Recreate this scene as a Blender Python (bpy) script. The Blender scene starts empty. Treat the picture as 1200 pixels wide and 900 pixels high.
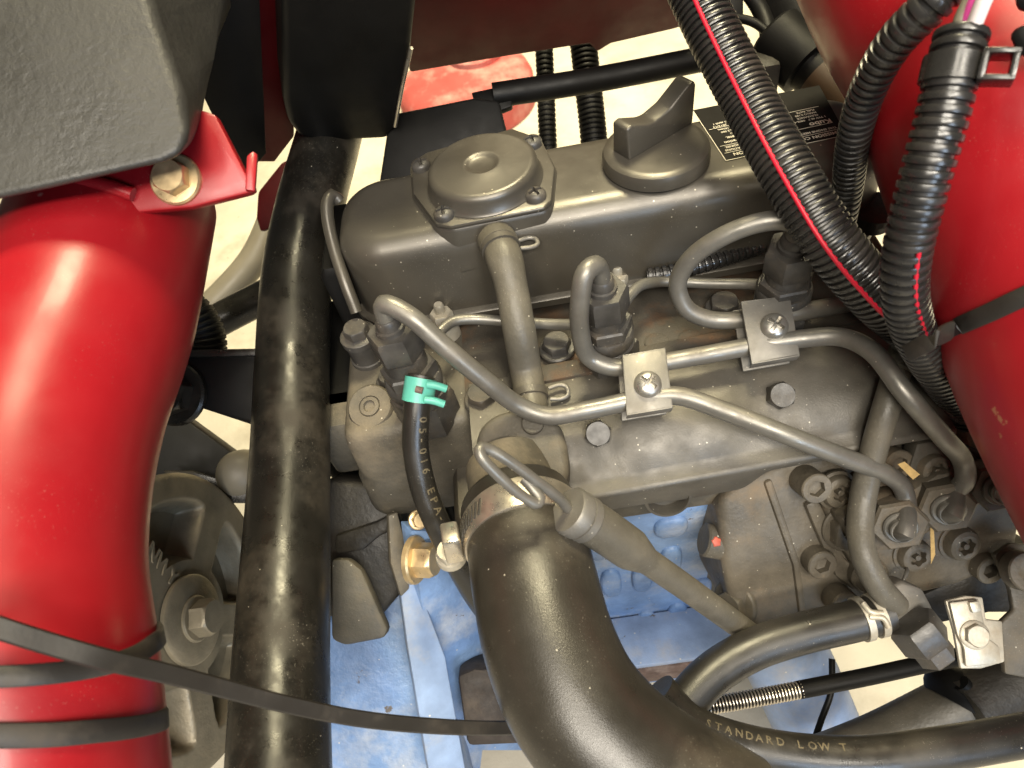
import bpy, bmesh, math, random
from mathutils import Vector, Matrix, Quaternion

random.seed(7)
scene = bpy.context.scene
col = scene.collection
rad = math.radians
MM = 0.001

# ------------------------------------------------------------------ camera
FPX = 830.0
pit, rol, yaw = rad(51), rad(14), rad(6)
Zr = Matrix.Rotation(yaw, 3, 'Z')
_F = Vector((0, math.cos(pit), -math.sin(pit)))
_U = Vector((0, math.sin(pit), math.cos(pit)))
_X = Vector((1, 0, 0))
F = Zr @ _F
R = Zr @ (math.cos(rol) * _X - math.sin(rol) * _U)
U = Zr @ (math.sin(rol) * _X + math.cos(rol) * _U)
CAM = Vector((0, 0, 210.0))

cd = bpy.data.cameras.new('Camera')
cam = bpy.data.objects.new('Camera', cd)
col.objects.link(cam)
cam.matrix_world = Matrix(((R.x, U.x, -F.x, CAM.x * MM), (R.y, U.y, -F.y, CAM.y * MM),
                           (R.z, U.z, -F.z, CAM.z * MM), (0, 0, 0, 1)))
cd.sensor_width = 36.0
cd.lens = 36.0 * FPX / 1200.0
cd.clip_start = 0.01
cd.clip_end = 50
cd.dof.use_dof = True
cd.dof.focus_distance = 0.345
cd.dof.aperture_fstop = 16.0
scene.camera = cam

# ------------------------------------------------------------------ light
world = bpy.data.worlds.new('World')
scene.world = world
world.use_nodes = True
bg = world.node_tree.nodes['Background']
bg.inputs[0].default_value = (1.0, 0.93, 0.80, 1)
bg.inputs[1].default_value = 0.065


def area(name, loc, target, sx, sy, watt, colr):
    l = bpy.data.lights.new(name, 'AREA')
    l.shape = 'RECTANGLE'
    l.size, l.size_y = sx, sy
    l.energy = watt
    l.color = colr
    o = bpy.data.objects.new(name, l)
    col.objects.link(o)
    o.location = loc
    o.rotation_euler = (Vector(target) - Vector(loc)).to_track_quat('-Z', 'Y').to_euler()
    return o


area('ceiling_tube_light', (-0.30, -0.75, 1.7), (0, 0.2, 0), 0.26, 1.2, 17, (1.0, 0.92, 0.78))
area('ceiling_tube_light', (0.40, -0.75, 1.7), (0, 0.2, 0), 0.26, 1.2, 21, (1.0, 0.92, 0.78))
area('ceiling_tube_light', (0.15, -1.35, 1.6), (0, 0.2, 0), 1.6, 0.26, 48, (1.0, 0.92, 0.80))
area('shop_door_light', (0.9, -2.2, 0.7), (0.05, 0.2, 0), 0.9, 0.9, 26, (0.62, 0.78, 1.0))
fb = area('far_bay_light', (0.35, 1.15, 2.1), (0.1, 1.15, -0.45), 0.7, 0.7, 30, (1.0, 0.88, 0.56))
fb.data.spread = rad(70)

scene.view_settings.view_transform = 'Standard'
scene.view_settings.look = 'None'
scene.view_settings.exposure = 0.0
scene.view_settings.gamma = 1.0


# ------------------------------------------------------------------ pixel -> place
def ray(x, y):
    return F + R * ((x - 600) / FPX) + U * ((450 - y) / FPX)


def pz(x, y, z):
    d = ray(x, y)
    return CAM + d * ((z - CAM.z) / d.z)


def py(x, y, Y):
    d = ray(x, y)
    return CAM + d * ((Y - CAM.y) / d.y)


def pd(x, y, D):
    return CAM + ray(x, y) * D


class Plane:
    def __init__(s, p, n):
        s.p, s.n = Vector(p), Vector(n).normalized()

    def at(s, x, y, h=0.0):
        d = ray(x, y)
        t = ((s.p + s.n * h - CAM).dot(s.n)) / d.dot(s.n)
        return CAM + d * t


def V(*a):
    return Vector(a)


# ------------------------------------------------------------------ materials
MATS = {}


def mat(name, colr, rough=0.5, metal=0.0, grain=0.0, gscale=900, var=0.15, vscale=25, speck=0.0, sscale=170,
        dust=0.0, dustcol=(0.22, 0.18, 0.12), dscale=14, coat=0.0, spec=0.5, rvar=0.1, lump=0.0, lscale=90, chips=None,
        speckcol=(0.62, 0.57, 0.46)):
    m = bpy.data.materials.new(name)
    m.use_nodes = True
    nt = m.node_tree
    n = nt.nodes
    L = nt.links.new
    b = n['Principled BSDF']
    geo = n.new('ShaderNodeNewGeometry')
    pos = geo.outputs['Position']

    def noise(scale, detail=4, rough_=0.6):
        t = n.new('ShaderNodeTexNoise')
        t.inputs['Scale'].default_value = scale
        t.inputs['Detail'].default_value = detail
        t.inputs['Roughness'].default_value = rough_
        L(pos, t.inputs['Vector'])
        return t.outputs['Fac']

    def mrange(src, a, c, d, e):
        t = n.new('ShaderNodeMapRange')
        t.inputs[1].default_value, t.inputs[2].default_value = a, c
        t.inputs[3].default_value, t.inputs[4].default_value = d, e
        L(src, t.inputs[0])
        return t.outputs[0]

    def mix(fac, a, c):
        t = n.new('ShaderNodeMix')
        t.data_type = 'RGBA'
        if isinstance(fac, float):
            t.inputs[0].default_value = fac
        else:
            L(fac, t.inputs[0])
        for s, v in ((6, a), (7, c)):
            if isinstance(v, tuple):
                t.inputs[s].default_value = (*v, 1)
            else:
                L(v, t.inputs[s])
        return t.outputs[2]

    def mul(a, c):
        t = n.new('ShaderNodeMath')
        t.operation = 'MULTIPLY'
        L(a, t.inputs[0])
        if isinstance(c, float):
            t.inputs[1].default_value = c
        else:
            L(c, t.inputs[1])
        return t.outputs[0]

    c0 = tuple(max(0, k * (1 - var)) for k in colr)
    c1 = tuple(min(1, k * (1 + var)) for k in colr)
    base = mix(mrange(noise(vscale), 0.3, 0.7, 0, 1), c0, c1)
    roughv = mrange(noise(vscale * 2.3), 0.3, 0.7, max(0.03, rough - rvar), min(1, rough + rvar))
    if dust > 0:
        f = mrange(noise(dscale, 7, 0.68), 0.5, 0.72, 0, dust)
        base = mix(f, base, dustcol)
        t = n.new('ShaderNodeMix')
        L(f, t.inputs[0])
        L(roughv, t.inputs[2])
        t.inputs[3].default_value = 0.9
        roughv = t.outputs[0]
    if speck > 0:
        vo = n.new('ShaderNodeTexVoronoi')
        vo.inputs['Scale'].default_value = sscale
        L(pos, vo.inputs['Vector'])
        near = mrange(vo.outputs['Distance'], 0.06, 0.11, 1, 0)
        sep = n.new('ShaderNodeSeparateColor')
        L(vo.outputs['Color'], sep.inputs[0])
        pick = mrange(sep.outputs[0], 1 - speck, 1 - speck + 0.02, 0, 1)
        base = mix(mul(mul(near, pick), 0.8), base, speckcol)
        fine = mrange(noise(1500, 2), 0.66, 0.72, 0, 0.35)
        base = mix(mul(fine, mrange(noise(30), 0.45, 0.65, 0, 1)), base, speckcol)
    if chips:
        f = mrange(noise(chips[1], 6, 0.7), chips[2], chips[2] + 0.02, 0, 1)
        base = mix(f, base, chips[0])
    L(base, b.inputs['Base Color'])
    L(roughv, b.inputs['Roughness'])
    b.inputs['Metallic'].default_value = metal
    b.inputs['Specular IOR Level'].default_value = spec
    if coat:
        b.inputs['Coat Weight'].default_value = coat
        b.inputs['Coat Roughness'].default_value = 0.08
    nrm = None
    for amt, sc in ((lump, lscale), (grain, gscale)):
        if amt > 0:
            bp = n.new('ShaderNodeBump')
            bp.inputs['Strength'].default_value = 1.0
            bp.inputs['Distance'].default_value = amt * MM
            L(noise(sc, 3), bp.inputs['Height'])
            if nrm:
                L(nrm, bp.inputs['Normal'])
            nrm = bp.outputs[0]
    if nrm:
        L(nrm, b.inputs['Normal'])
    MATS[name] = m
    return m


PAINT = mat('engine_paint', (0.088, 0.079, 0.064), 0.47, metal=0.2, spec=0.7, grain=0.09, gscale=1300, var=0.25, vscale=40, speck=0.3, sscale=260, dust=0.5, dustcol=(0.125, 0.105, 0.076), dscale=24, lump=0.14, lscale=60, rvar=0.12)
COVER = mat('cover_paint', (0.088, 0.079, 0.064), 0.35, metal=0.35, spec=0.8, grain=0.05, gscale=1700, var=0.12, speck=0.22, sscale=260, dust=0.25, dustcol=(0.12, 0.105, 0.08), dscale=16, lump=0.06, lscale=40, rvar=0.06)
CAST = mat('cast_paint', (0.080, 0.071, 0.055), 0.58, grain=0.22, gscale=700, var=0.3, vscale=40, speck=0.35, sscale=230, dust=0.75, dustcol=(0.19, 0.155, 0.105), dscale=22, lump=0.35, lscale=110)
HEAD = mat('head_casting', (0.050, 0.043, 0.033), 0.7, grain=0.22, gscale=800, var=0.3, vscale=40, speck=0.4, sscale=250, dust=0.9, dustcol=(0.125, 0.058, 0.022), dscale=28, lump=0.3, lscale=120)
PUMPM = mat('pump_casting', (0.108, 0.092, 0.068), 0.56, grain=0.25, gscale=600, var=0.32, vscale=50, speck=0.4, sscale=260, dust=0.9, dustcol=(0.22, 0.16, 0.10), dscale=26, lump=0.4, lscale=120)
BOLT = mat('painted_bolt', (0.055, 0.051, 0.046), 0.40, grain=0.07, var=0.35, vscale=90, speck=0.25, sscale=320, dust=0.45, dustcol=(0.13, 0.10, 0.065), dscale=60)
PIPE = mat('painted_steel_pipe', (0.20, 0.19, 0.168), 0.38, metal=0.5, grain=0.05, gscale=2000, var=0.16, vscale=70, speck=0.2, sscale=300, dust=0.4, dustcol=(0.13, 0.10, 0.07), dscale=40)
CLAMPM = mat('clamp_metal', (0.21, 0.198, 0.175), 0.45, metal=0.45, grain=0.05, gscale=1600, var=0.15, vscale=80, speck=0.2, sscale=280, dust=0.4, dustcol=(0.14, 0.115, 0.08), dscale=50)
SCREW = mat('bright_screw', (0.42, 0.40, 0.36), 0.33, metal=0.8, var=0.15, vscale=150)
ZINC = mat('zinc_plate', (0.52, 0.48, 0.39), 0.45, metal=0.4, grain=0.08, gscale=900, var=0.25, vscale=90, speck=0.2, dust=0.5, dustcol=(0.36, 0.27, 0.16), dscale=60)
GOLD = mat('yellow_zinc', (0.66, 0.50, 0.28), 0.36, metal=0.7, grain=0.04, var=0.25, vscale=120, dust=0.3, dustcol=(0.4, 0.3, 0.18), dscale=60)
BAND = mat('stainless_band', (0.70, 0.64, 0.54), 0.30, metal=0.9, grain=0.02, var=0.15, vscale=90, dust=0.2, dustcol=(0.3, 0.24, 0.15), dscale=60)
RUBBER = mat('black_rubber', (0.020, 0.018, 0.015), 0.34, spec=0.7, grain=0.06, gscale=1500, var=0.3, speck=0.15, sscale=240, dust=0.4, dustcol=(0.085, 0.07, 0.048), dscale=18)
ELBOW = mat('elbow_rubber', (0.030, 0.026, 0.020), 0.34, spec=0.75, grain=0.08, gscale=1600, var=0.3, vscale=30, speck=0.10, sscale=330, dust=0.5, dustcol=(0.11, 0.09, 0.06), dscale=15, rvar=0.07)
HOSEG = mat('painted_hose', (0.100, 0.090, 0.070), 0.46, grain=0.2, gscale=650, var=0.22, vscale=60, speck=0.2, sscale=250, dust=0.45, dustcol=(0.17, 0.145, 0.105), dscale=40)
PLASTIC = mat('loom_plastic', (0.020, 0.019, 0.018), 0.27, spec=0.8, grain=0.02, var=0.3, dust=0.25, dustcol=(0.10, 0.085, 0.07), dscale=40)
TIE = mat('strap_plastic', (0.022, 0.019, 0.016), 0.5, grain=0.06, var=0.25, dust=0.5, dustcol=(0.075, 0.058, 0.042), dscale=50)
WRINKLE = mat('textured_black_panel', (0.038, 0.036, 0.031), 0.5, grain=0.08, gscale=900, lump=0.36, lscale=320, var=0.25, vscale=14, dust=0.5, dustcol=(0.066, 0.061, 0.052), dscale=9)
BLACKT = mat('black_frame_paint', (0.014, 0.0125, 0.010), 0.32, grain=0.04, var=0.3, vscale=40, speck=0.05, sscale=300, dust=0.7, dustcol=(0.062, 0.05, 0.036), dscale=20, rvar=0.12)
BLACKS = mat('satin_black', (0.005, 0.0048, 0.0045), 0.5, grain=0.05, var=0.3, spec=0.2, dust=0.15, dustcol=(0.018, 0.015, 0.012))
DARKCAST = mat('dark_casting', (0.022, 0.019, 0.015), 0.55, grain=0.2, gscale=500, var=0.3, dust=0.5, dustcol=(0.06, 0.05, 0.036), lump=0.7, lscale=120)
RED = mat('red_paint', (0.31, 0.008, 0.013), 0.36, var=0.10, vscale=18, coat=0.06, lump=0.10, lscale=45, grain=0.012, gscale=700, rvar=0.08, speck=0.03, sscale=70, speckcol=(0.5, 0.25, 0.2), chips=((0.40, 0.15, 0.07), 26, 0.665))
RED_SHADE = mat('shaded_red_paint', (0.055, 0.002, 0.003), 0.5, var=0.25, lump=0.05, lscale=35, spec=0.2)  # red paint darkened to stand for shade on the crossmember and side plate
BLUE = mat('blue_engine_paint', (0.155, 0.255, 0.455), 0.46, grain=0.25, gscale=450, var=0.3, vscale=35, speck=0.35, sscale=200, dust=0.9, dustcol=(0.43, 0.45, 0.49), dscale=24, lump=1.0, lscale=120, chips=((0.10, 0.085, 0.075), 50, 0.645))
BLUEP = mat('pale_blue_paint', (0.22, 0.30, 0.46), 0.42, grain=0.12, var=0.25, vscale=40, speck=0.3, dust=0.8, dustcol=(0.38, 0.36, 0.34), dscale=26, chips=((0.10, 0.08, 0.06), 60, 0.67))
WHEELM = mat('cast_wheel_metal', (0.24, 0.205, 0.14), 0.42, metal=0.25, grain=0.18, gscale=700, var=0.25, vscale=50, dust=0.5, dustcol=(0.30, 0.245, 0.16), dscale=30, lump=0.25, lscale=150)
TEAL = mat('teal_clip', (0.11, 0.46, 0.36), 0.40, var=0.12, vscale=100, dust=0.15, dustcol=(0.3, 0.4, 0.33))
WIRER = mat('red_wire', (0.55, 0.012, 0.035), 0.40, var=0.1)
WIREP = mat('pink_wire', (0.85, 0.10, 0.42), 0.40, var=0.05)
WIREW = mat('white_wire', (0.80, 0.72, 0.70), 0.45, var=0.05)
WIREG = mat('grey_wire', (0.18, 0.16, 0.12), 0.45, var=0.1)
INK = mat('plate_black', (0.008, 0.007, 0.006), 0.65, var=0.1, spec=0.2)
WHITE = mat('plate_print', (0.75, 0.70, 0.58), 0.5, var=0.1, vscale=400)
HPRINT = mat('hose_print', (0.11, 0.09, 0.055), 0.6, var=0.4, vscale=300)
DARKB = mat('sooty_steel', (0.035, 0.026, 0.020), 0.7, grain=0.3, gscale=400, var=0.4, vscale=80, dust=0.5, dustcol=(0.10, 0.08, 0.06), dscale=40)
FADED = mat('faded_red', (0.40, 0.075, 0.065), 0.75, var=0.35, vscale=6, dust=0.8, dustcol=(0.62, 0.42, 0.36), dscale=7)
RUST = mat('rusty_steel', (0.10, 0.062, 0.050), 0.75, grain=0.3, gscale=400, var=0.45, vscale=90, dust=0.7, dustcol=(0.30, 0.25, 0.22), dscale=45, lump=0.6, lscale=130)
STRAW = mat('straw', (0.62, 0.42, 0.16), 0.7, var=0.2, vscale=300)
CONC = mat('concrete', (0.48, 0.44, 0.36), 0.75, grain=0.4, gscale=250, var=0.22, vscale=7, dust=0.7, dustcol=(0.30, 0.26, 0.20), dscale=12, speck=0.2, sscale=60, speckcol=(0.25, 0.22, 0.18))
REDDOT = mat('red_paint_dab', (0.50, 0.10, 0.06), 0.5, var=0.2, vscale=300)

# ------------------------------------------------------------------ object helpers
WLOC = {}


def meta(o, label=None, cat=None, group=None, kind=None):
    if label:
        o['label'] = label
    if cat:
        o['category'] = cat
    if group:
        o['group'] = group
    if kind:
        o['kind'] = kind
    return o


def thing(name, loc, label, cat, group=None):
    o = bpy.data.objects.new(name, None)
    o.empty_display_size = 0.02
    o.location = Vector(loc) * MM
    col.objects.link(o)
    WLOC[o] = Vector(loc) * MM
    return meta(o, label, cat, group)


def mesh_from(bm, m, name, angle=38):
    me = bpy.data.meshes.new(name)
    bmesh.ops.recalc_face_normals(bm, faces=bm.faces[:])
    bm.to_mesh(me)
    bm.free()
    for p in me.polygons:
        p.use_smooth = True
    me.set_sharp_from_angle(angle=rad(angle))
    me.materials.append(m)
    return me


def add(name, bm, m, parent=None, angle=38, **kw):
    """bm in world mm; becomes one mesh object with its origin at its own middle"""
    c = Vector((0, 0, 0))
    for v in bm.verts:
        c += v.co
    c /= max(1, len(bm.verts))
    for v in bm.verts:
        v.co = (v.co - c) * MM
    me = mesh_from(bm, m, name, angle)
    o = bpy.data.objects.new(name, me)
    col.objects.link(o)
    w = c * MM
    WLOC[o] = w
    if parent:
        o.parent = parent
        o.location = w - WLOC[parent]
    else:
        o.location = w
    return meta(o, **kw)


def inst(name, me, p, axis, parent=None, spin=0.0, **kw):
    """a shared mesh (local mm already in metres, +Z axis) stood at p"""
    o = bpy.data.objects.new(name, me)
    col.objects.link(o)
    w = Vector(p) * MM
    WLOC[o] = w
    q = Vector(axis).normalized().to_track_quat('Z', 'Y') @ Quaternion((0, 0, 1), spin)
    o.rotation_mode = 'QUATERNION'
    o.rotation_quaternion = q
    if parent:
        o.parent = parent
        o.location = w - WLOC[parent]
    else:
        o.location = w
    return meta(o, **kw)


# ------------------------------------------------------------------ geometry helpers
def axis_frame(axis, xdir=None):
    z = Vector(axis).normalized()
    x = Vector(xdir) if xdir is not None else (Vector((1, 0, 0)) if abs(z.x) < 0.8 else Vector((0, 1, 0)))
    x = (x - z * x.dot(z)).normalized()
    return x, z.cross(x), z


def rings(bm, loops, cap0=True, cap1=True, closed=True):
    vs = [[bm.verts.new(p) for p in lp] for lp in loops]
    n = len(vs[0])
    for a, b in zip(vs, vs[1:]):
        for i in range(n if closed else n - 1):
            j = (i + 1) % n
            bm.faces.new((a[i], a[j], b[j], b[i]))
    if cap0:
        bm.faces.new(vs[0][::-1])
    if cap1:
        bm.faces.new(vs[-1])
    return vs


def lathe(bm, prof, org, axis, seg=32, shape=None, xdir=None, cap0=True, cap1=True):
    """prof: [(r, h)...] along the axis; shape(theta)->radius factor"""
    x, y, z = axis_frame(axis, xdir)
    org = Vector(org)
    loops = []
    for r, h in prof:
        lp = []
        for i in range(seg):
            t = 2 * math.pi * i / seg
            k = r * (shape(t) if shape else 1.0)
            lp.append(org + x * (k * math.cos(t)) + y * (k * math.sin(t)) + z * h)
        loops.append(lp)
    rings(bm, loops, cap0, cap1)
    return bm


def hexshape(t):
    a = (t % (math.pi / 3)) - math.pi / 6
    return math.cos(math.pi / 6) / math.cos(a)


class Path:
    def __init__(s, pts, n=14):
        pts = [Vector(p) for p in pts]
        P = [pts[0] * 2 - pts[1]] + pts + [pts[-1] * 2 - pts[-2]]
        out = []
        for i in range(1, len(P) - 2):
            p0, p1, p2, p3 = P[i - 1:i + 3]
            # centripetal Catmull-Rom
            t0 = 0
            t1 = t0 + max(1e-4, (p1 - p0).length) ** 0.5
            t2 = t1 + max(1e-4, (p2 - p1).length) ** 0.5
            t3 = t2 + max(1e-4, (p3 - p2).length) ** 0.5
            for k in range(n):
                t = t1 + (t2 - t1) * k / n
                a1 = p0 * ((t1 - t) / (t1 - t0)) + p1 * ((t - t0) / (t1 - t0))
                a2 = p1 * ((t2 - t) / (t2 - t1)) + p2 * ((t - t1) / (t2 - t1))
                a3 = p2 * ((t3 - t) / (t3 - t2)) + p3 * ((t - t2) / (t3 - t2))
                b1 = a1 * ((t2 - t) / (t2 - t0)) + a2 * ((t - t0) / (t2 - t0))
                b2 = a2 * ((t3 - t) / (t3 - t1)) + a3 * ((t - t1) / (t3 - t1))
                out.append(b1 * ((t2 - t) / (t2 - t1)) + b2 * ((t - t1) / (t2 - t1)))
        out.append(pts[-1])
        s.p = out
        s.s = [0]
        for a, b in zip(out, out[1:]):
            s.s.append(s.s[-1] + (b - a).length)
        s.L = s.s[-1]

    def at(s, d):
        d = min(max(d, 0), s.L)
        lo, hi = 0, len(s.s) - 1
        while hi - lo > 1:
            m = (lo + hi) // 2
            if s.s[m] <= d:
                lo = m
            else:
                hi = m
        k = (d - s.s[lo]) / max(1e-9, s.s[hi] - s.s[lo])
        return s.p[lo].lerp(s.p[hi], k)

    def tan(s, d):
        e = max(0.3, s.L * 0.004)
        return (s.at(d + e) - s.at(d - e)).normalized()

    def near(s, q):
        best = min(range(len(s.p)), key=lambda i: (s.p[i] - q).length)
        return s.s[best]


def sweep(bm, path, stations, seg=16, flat=None, up=None, cap=True):
    """stations: [(s, r)...]; flat=(w,t) makes a strap section, up keeps its face towards a direction"""
    loops = []
    x = None
    for d, r in stations:
        c = path.at(d)
        t = path.tan(d)
        if up is not None:
            u = up(c) if callable(up) else up
            y = (u - t * u.dot(t)).normalized()
            x = y.cross(t).normalized()
        else:
            if x is None:
                x = axis_frame(t)[0]
            x = (x - t * x.dot(t)).normalized()
            y = t.cross(x)
        lp = []
        if flat:
            w, h = flat
            for (a, b) in ((-1, -.6), (-.8, -1), (.8, -1), (1, -.6), (1, .6), (.8, 1), (-.8, 1), (-1, .6)):
                lp.append(c + x * (a * w / 2) + y * (b * h / 2))
        else:
            for i in range(seg):
                a = 2 * math.pi * i / seg
                lp.append(c + x * (r * math.cos(a)) + y * (r * math.sin(a)))
        loops.append(lp)
    rings(bm, loops, cap, cap)
    return bm


def stations(path, r, step=2.5, s0=0, s1=None):
    s1 = path.L if s1 is None else s1
    n = max(2, int((s1 - s0) / step))
    return [(s0 + (s1 - s0) * i / n, r(s0 + (s1 - s0) * i / n) if callable(r) else r) for i in range(n + 1)]


def tube(name, pts, r, m, parent=None, seg=18, step=2.5, path=None, **kw):
    p = path or Path(pts)
    bm = bmesh.new()
    sweep(bm, p, stations(p, r, step), seg)
    add(name, bm, m, parent, 50, **kw)
    return p


def ribbed(name, path, r, pitch, m, parent=None, depth=0.16, seg=22, s0=0, s1=None, duty=0.55, **kw):
    s1 = path.L if s1 is None else s1
    st = []
    d = s0
    lo = r * (1 - depth)
    while d < s1 - pitch:
        st += [(d, lo), (d + pitch * 0.12, lo), (d + pitch * 0.22, r * .985), (d + pitch * 0.34, r), (d + pitch * (0.2 + duty * .8), r),
               (d + pitch * (0.33 + duty * .8), r * .985), (d + pitch * (0.42 + duty * .8), lo)]
        d += pitch
    bm = bmesh.new()
    sweep(bm, path, st, seg)
    return add(name, bm, m, parent, 40, **kw)


def poly_prism(bm, front, back, bevel=0.8, segs=2):
    """closed solid between two polygons with the same number of corners"""
    n = len(front)
    a = [bm.verts.new(p) for p in front]
    b = [bm.verts.new(p) for p in back]
    bm.faces.new(a)
    bm.faces.new(b[::-1])
    for i in range(n):
        j = (i + 1) % n
        bm.faces.new((a[j], a[i], b[i], b[j]))
    bmesh.ops.recalc_face_normals(bm, faces=bm.faces[:])
    if bevel > 0:
        es = [e for e in bm.edges if len(e.link_faces) == 2 and e.calc_face_angle(0) > rad(14)]
        bmesh.ops.bevel(bm, geom=es, offset=bevel, segments=segs, profile=0.5, affect='EDGES', clamp_overlap=True)
    return bm


def plate(name, pix, plane, thick, m, parent=None, bevel=0.8, h=0.0, segs=2, **kw):
    fr = [plane.at(x, y, h) for x, y in pix]
    bk = [p - plane.n * thick for p in fr]
    return add(name, poly_prism(bmesh.new(), fr, bk, bevel, segs), m, parent, **kw)


def box(bm, c, hx, hy, hz, bevel=0.8, rot=None, segs=2):
    rot = rot or Matrix.Identity(3)
    c = Vector(c)
    f = [c + rot @ Vector((a * hx, b * hy, hz)) for a, b in ((-1, -1), (1, -1), (1, 1), (-1, 1))]
    k = [c + rot @ Vector((a * hx, b * hy, -hz)) for a, b in ((-1, -1), (1, -1), (1, 1), (-1, 1))]
    t = bmesh.new()
    poly_prism(t, f, k, bevel, segs)
    merge(bm, t)
    return bm


def merge(bm, other):
    me = bpy.data.meshes.new('tmp')
    other.to_mesh(me)
    other.free()
    bm.from_mesh(me)
    bpy.data.meshes.remove(me)


def rrect(hw, hd, r, seg=8):
    pts = []
    for cx, cy, a0 in ((hw - r, hd - r, 0), (-hw + r, hd - r, 90), (-hw + r, -hd + r, 180), (hw - r, -hd + r, 270)):
        for i in range(seg + 1):
            a = rad(a0 + 90 * i / seg)
            pts.append((cx + r * math.cos(a), cy + r * math.sin(a)))
    return pts


def rslab(bm, x0, x1, y0, y1, r, layers, seg=8):
    """stack of rounded rectangles: layers [(z, inset)]"""
    cx, cy = (x0 + x1) / 2, (y0 + y1) / 2
    loops = []
    for z, o in layers:
        loops.append([Vector((cx + a, cy + b, z)) for a, b in rrect((x1 - x0) / 2 - o, (y1 - y0) / 2 - o, max(0.3, r - o), seg)])
    rings(bm, loops)
    return bm


def fillet(z_top, r, n=6):
    return [(z_top - r + r * math.sin(rad(90 * i / n)), r - r * math.cos(rad(90 * i / n))) for i in range(n + 1)]


# shared fasteners -------------------------------------------------
def scaled(bm):
    for v in bm.verts:
        v.co *= MM
    return bm


CACHE = {}


def hexbolt_mesh(Rh, h, fr=0, fh=1.2, m=None, dish=True):
    k = ('hex', Rh, h, fr, fh, m.name)
    if k not in CACHE:
        bm = bmesh.new()
        if fr:
            lathe(bm, [(fr, -0.6), (fr, fh * .6), (fr * .93, fh), (Rh * .8, fh + .3)], (0, 0, 0), (0, 0, 1), 28)
        lp = []
        for rr, hh, hx in ((Rh, 0, 1), (Rh, h * .8, 1), (Rh * .93, h * .93, .5), (Rh * .84, h, 0), (Rh * .5, h, 0)):
            lp.append([Vector((rr * (hexshape(t) * hx + (1 - hx)) * math.cos(t), rr * (hexshape(t) * hx + (1 - hx)) * math.sin(t), hh)) for t in [2 * math.pi * i / 36 for i in range(36)]])
        rings(bm, lp)
        CACHE[k] = mesh_from(scaled(bm), m, 'hex_bolt', 30)
    return CACHE[k]


def socket_mesh(Rh, h, m, torx=False, fr=0):
    k = ('sock', Rh, h, torx, fr, m.name)
    if k not in CACHE:
        bm = bmesh.new()
        seg = 36
        sh = (lambda t: 1 + .11 * math.cos(6 * t)) if torx else (lambda t: hexshape(t) * 1.04)
        x, y = Vector((1, 0, 0)), Vector((0, 1, 0))

        def ring(r, z, s=None):
            return [x * (r * (s(2 * math.pi * i / seg) if s else 1) * math.cos(2 * math.pi * i / seg)) +
                    y * (r * (s(2 * math.pi * i / seg) if s else 1) * math.sin(2 * math.pi * i / seg)) + Vector((0, 0, z)) for i in range(seg)]
        lp = []
        if fr:
            lp += [ring(fr, -.5), ring(fr, 1.0), ring(Rh * 1.02, 1.3)]
        else:
            lp += [ring(Rh, -1.0)]
        ri = Rh * (.48 if torx else .55)
        if torx:
            lp += [ring(Rh, h * .55), ring(Rh * .9, h * .85), ring(Rh * .7, h), ring(ri * 1.25, h)]
        else:
            lp += [ring(Rh, h - .7), ring(Rh * .93, h), ring(ri * 1.25, h)]
        lp += [ring(ri, h - .3, sh), ring(ri * .95, h - Rh * .5, sh), ring(.3, h - Rh * .62)]
        rings(bm, lp)
        if torx:
            lathe(bm, [(ri * .38, h - Rh * .6), (ri * .38, h - .6), (ri * .3, h - .4)], (0, 0, 0), (0, 0, 1), 12)
        CACHE[k] = mesh_from(scaled(bm), m, 'socket_bolt', 32)
    return CACHE[k]


def phillips_mesh(Rh, h, m):
    k = ('phil', Rh, h, m.name)
    if k not in CACHE:
        bm = bmesh.new()
        seg, nr = 72, 16
        lp = []
        lp.append([Vector((Rh * math.cos(2 * math.pi * i / seg), Rh * math.sin(2 * math.pi * i / seg), -.5)) for i in range(seg)])
        for j in range(nr):
            rr = Rh * (1 - j / (nr - .5))
            q = []
            for i in range(seg):
                t = 2 * math.pi * i / seg
                a, b = rr * math.cos(t), rr * math.sin(t)
                z = h * (0.35 + .65 * math.sqrt(max(0, 1 - (rr / Rh) ** 2.2)))
                wv = Rh * .13
                if rr < Rh * .62 and (abs(a) < wv or abs(b) < wv):
                    z -= h * .55
                q.append(Vector((a, b, z)))
            lp.append(q)
        rings(bm, lp)
        CACHE[k] = mesh_from(scaled(bm), m, 'cross_screw', 40)
    return CACHE[k]


def hexnut_bm(bm, base, top, Rh, cham=0.1, xdir=None):
    ax = Vector(top) - Vector(base)
    h = ax.length
    return lathe(bm, [(Rh * (1 - cham), 0), (Rh, h * .1), (Rh, h * .88), (Rh * (1 - cham), h)], base, ax, 24, shape=hexshape, xdir=xdir)


BOLD = 0.02


def text_mesh(body, size, ext=0.0):
    """flat lettering mesh in the XY plane, mm"""
    cu = bpy.data.curves.new('t', 'FONT')
    cu.body = body
    cu.size = size
    cu.extrude = ext
    cu.resolution_u = 2
    cu.offset = size * BOLD
    o = bpy.data.objects.new('t', cu)
    col.objects.link(o)
    dg = bpy.context.evaluated_depsgraph_get()
    me = bpy.data.meshes.new_from_object(o.evaluated_get(dg))
    bpy.data.objects.remove(o)
    return me


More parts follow.
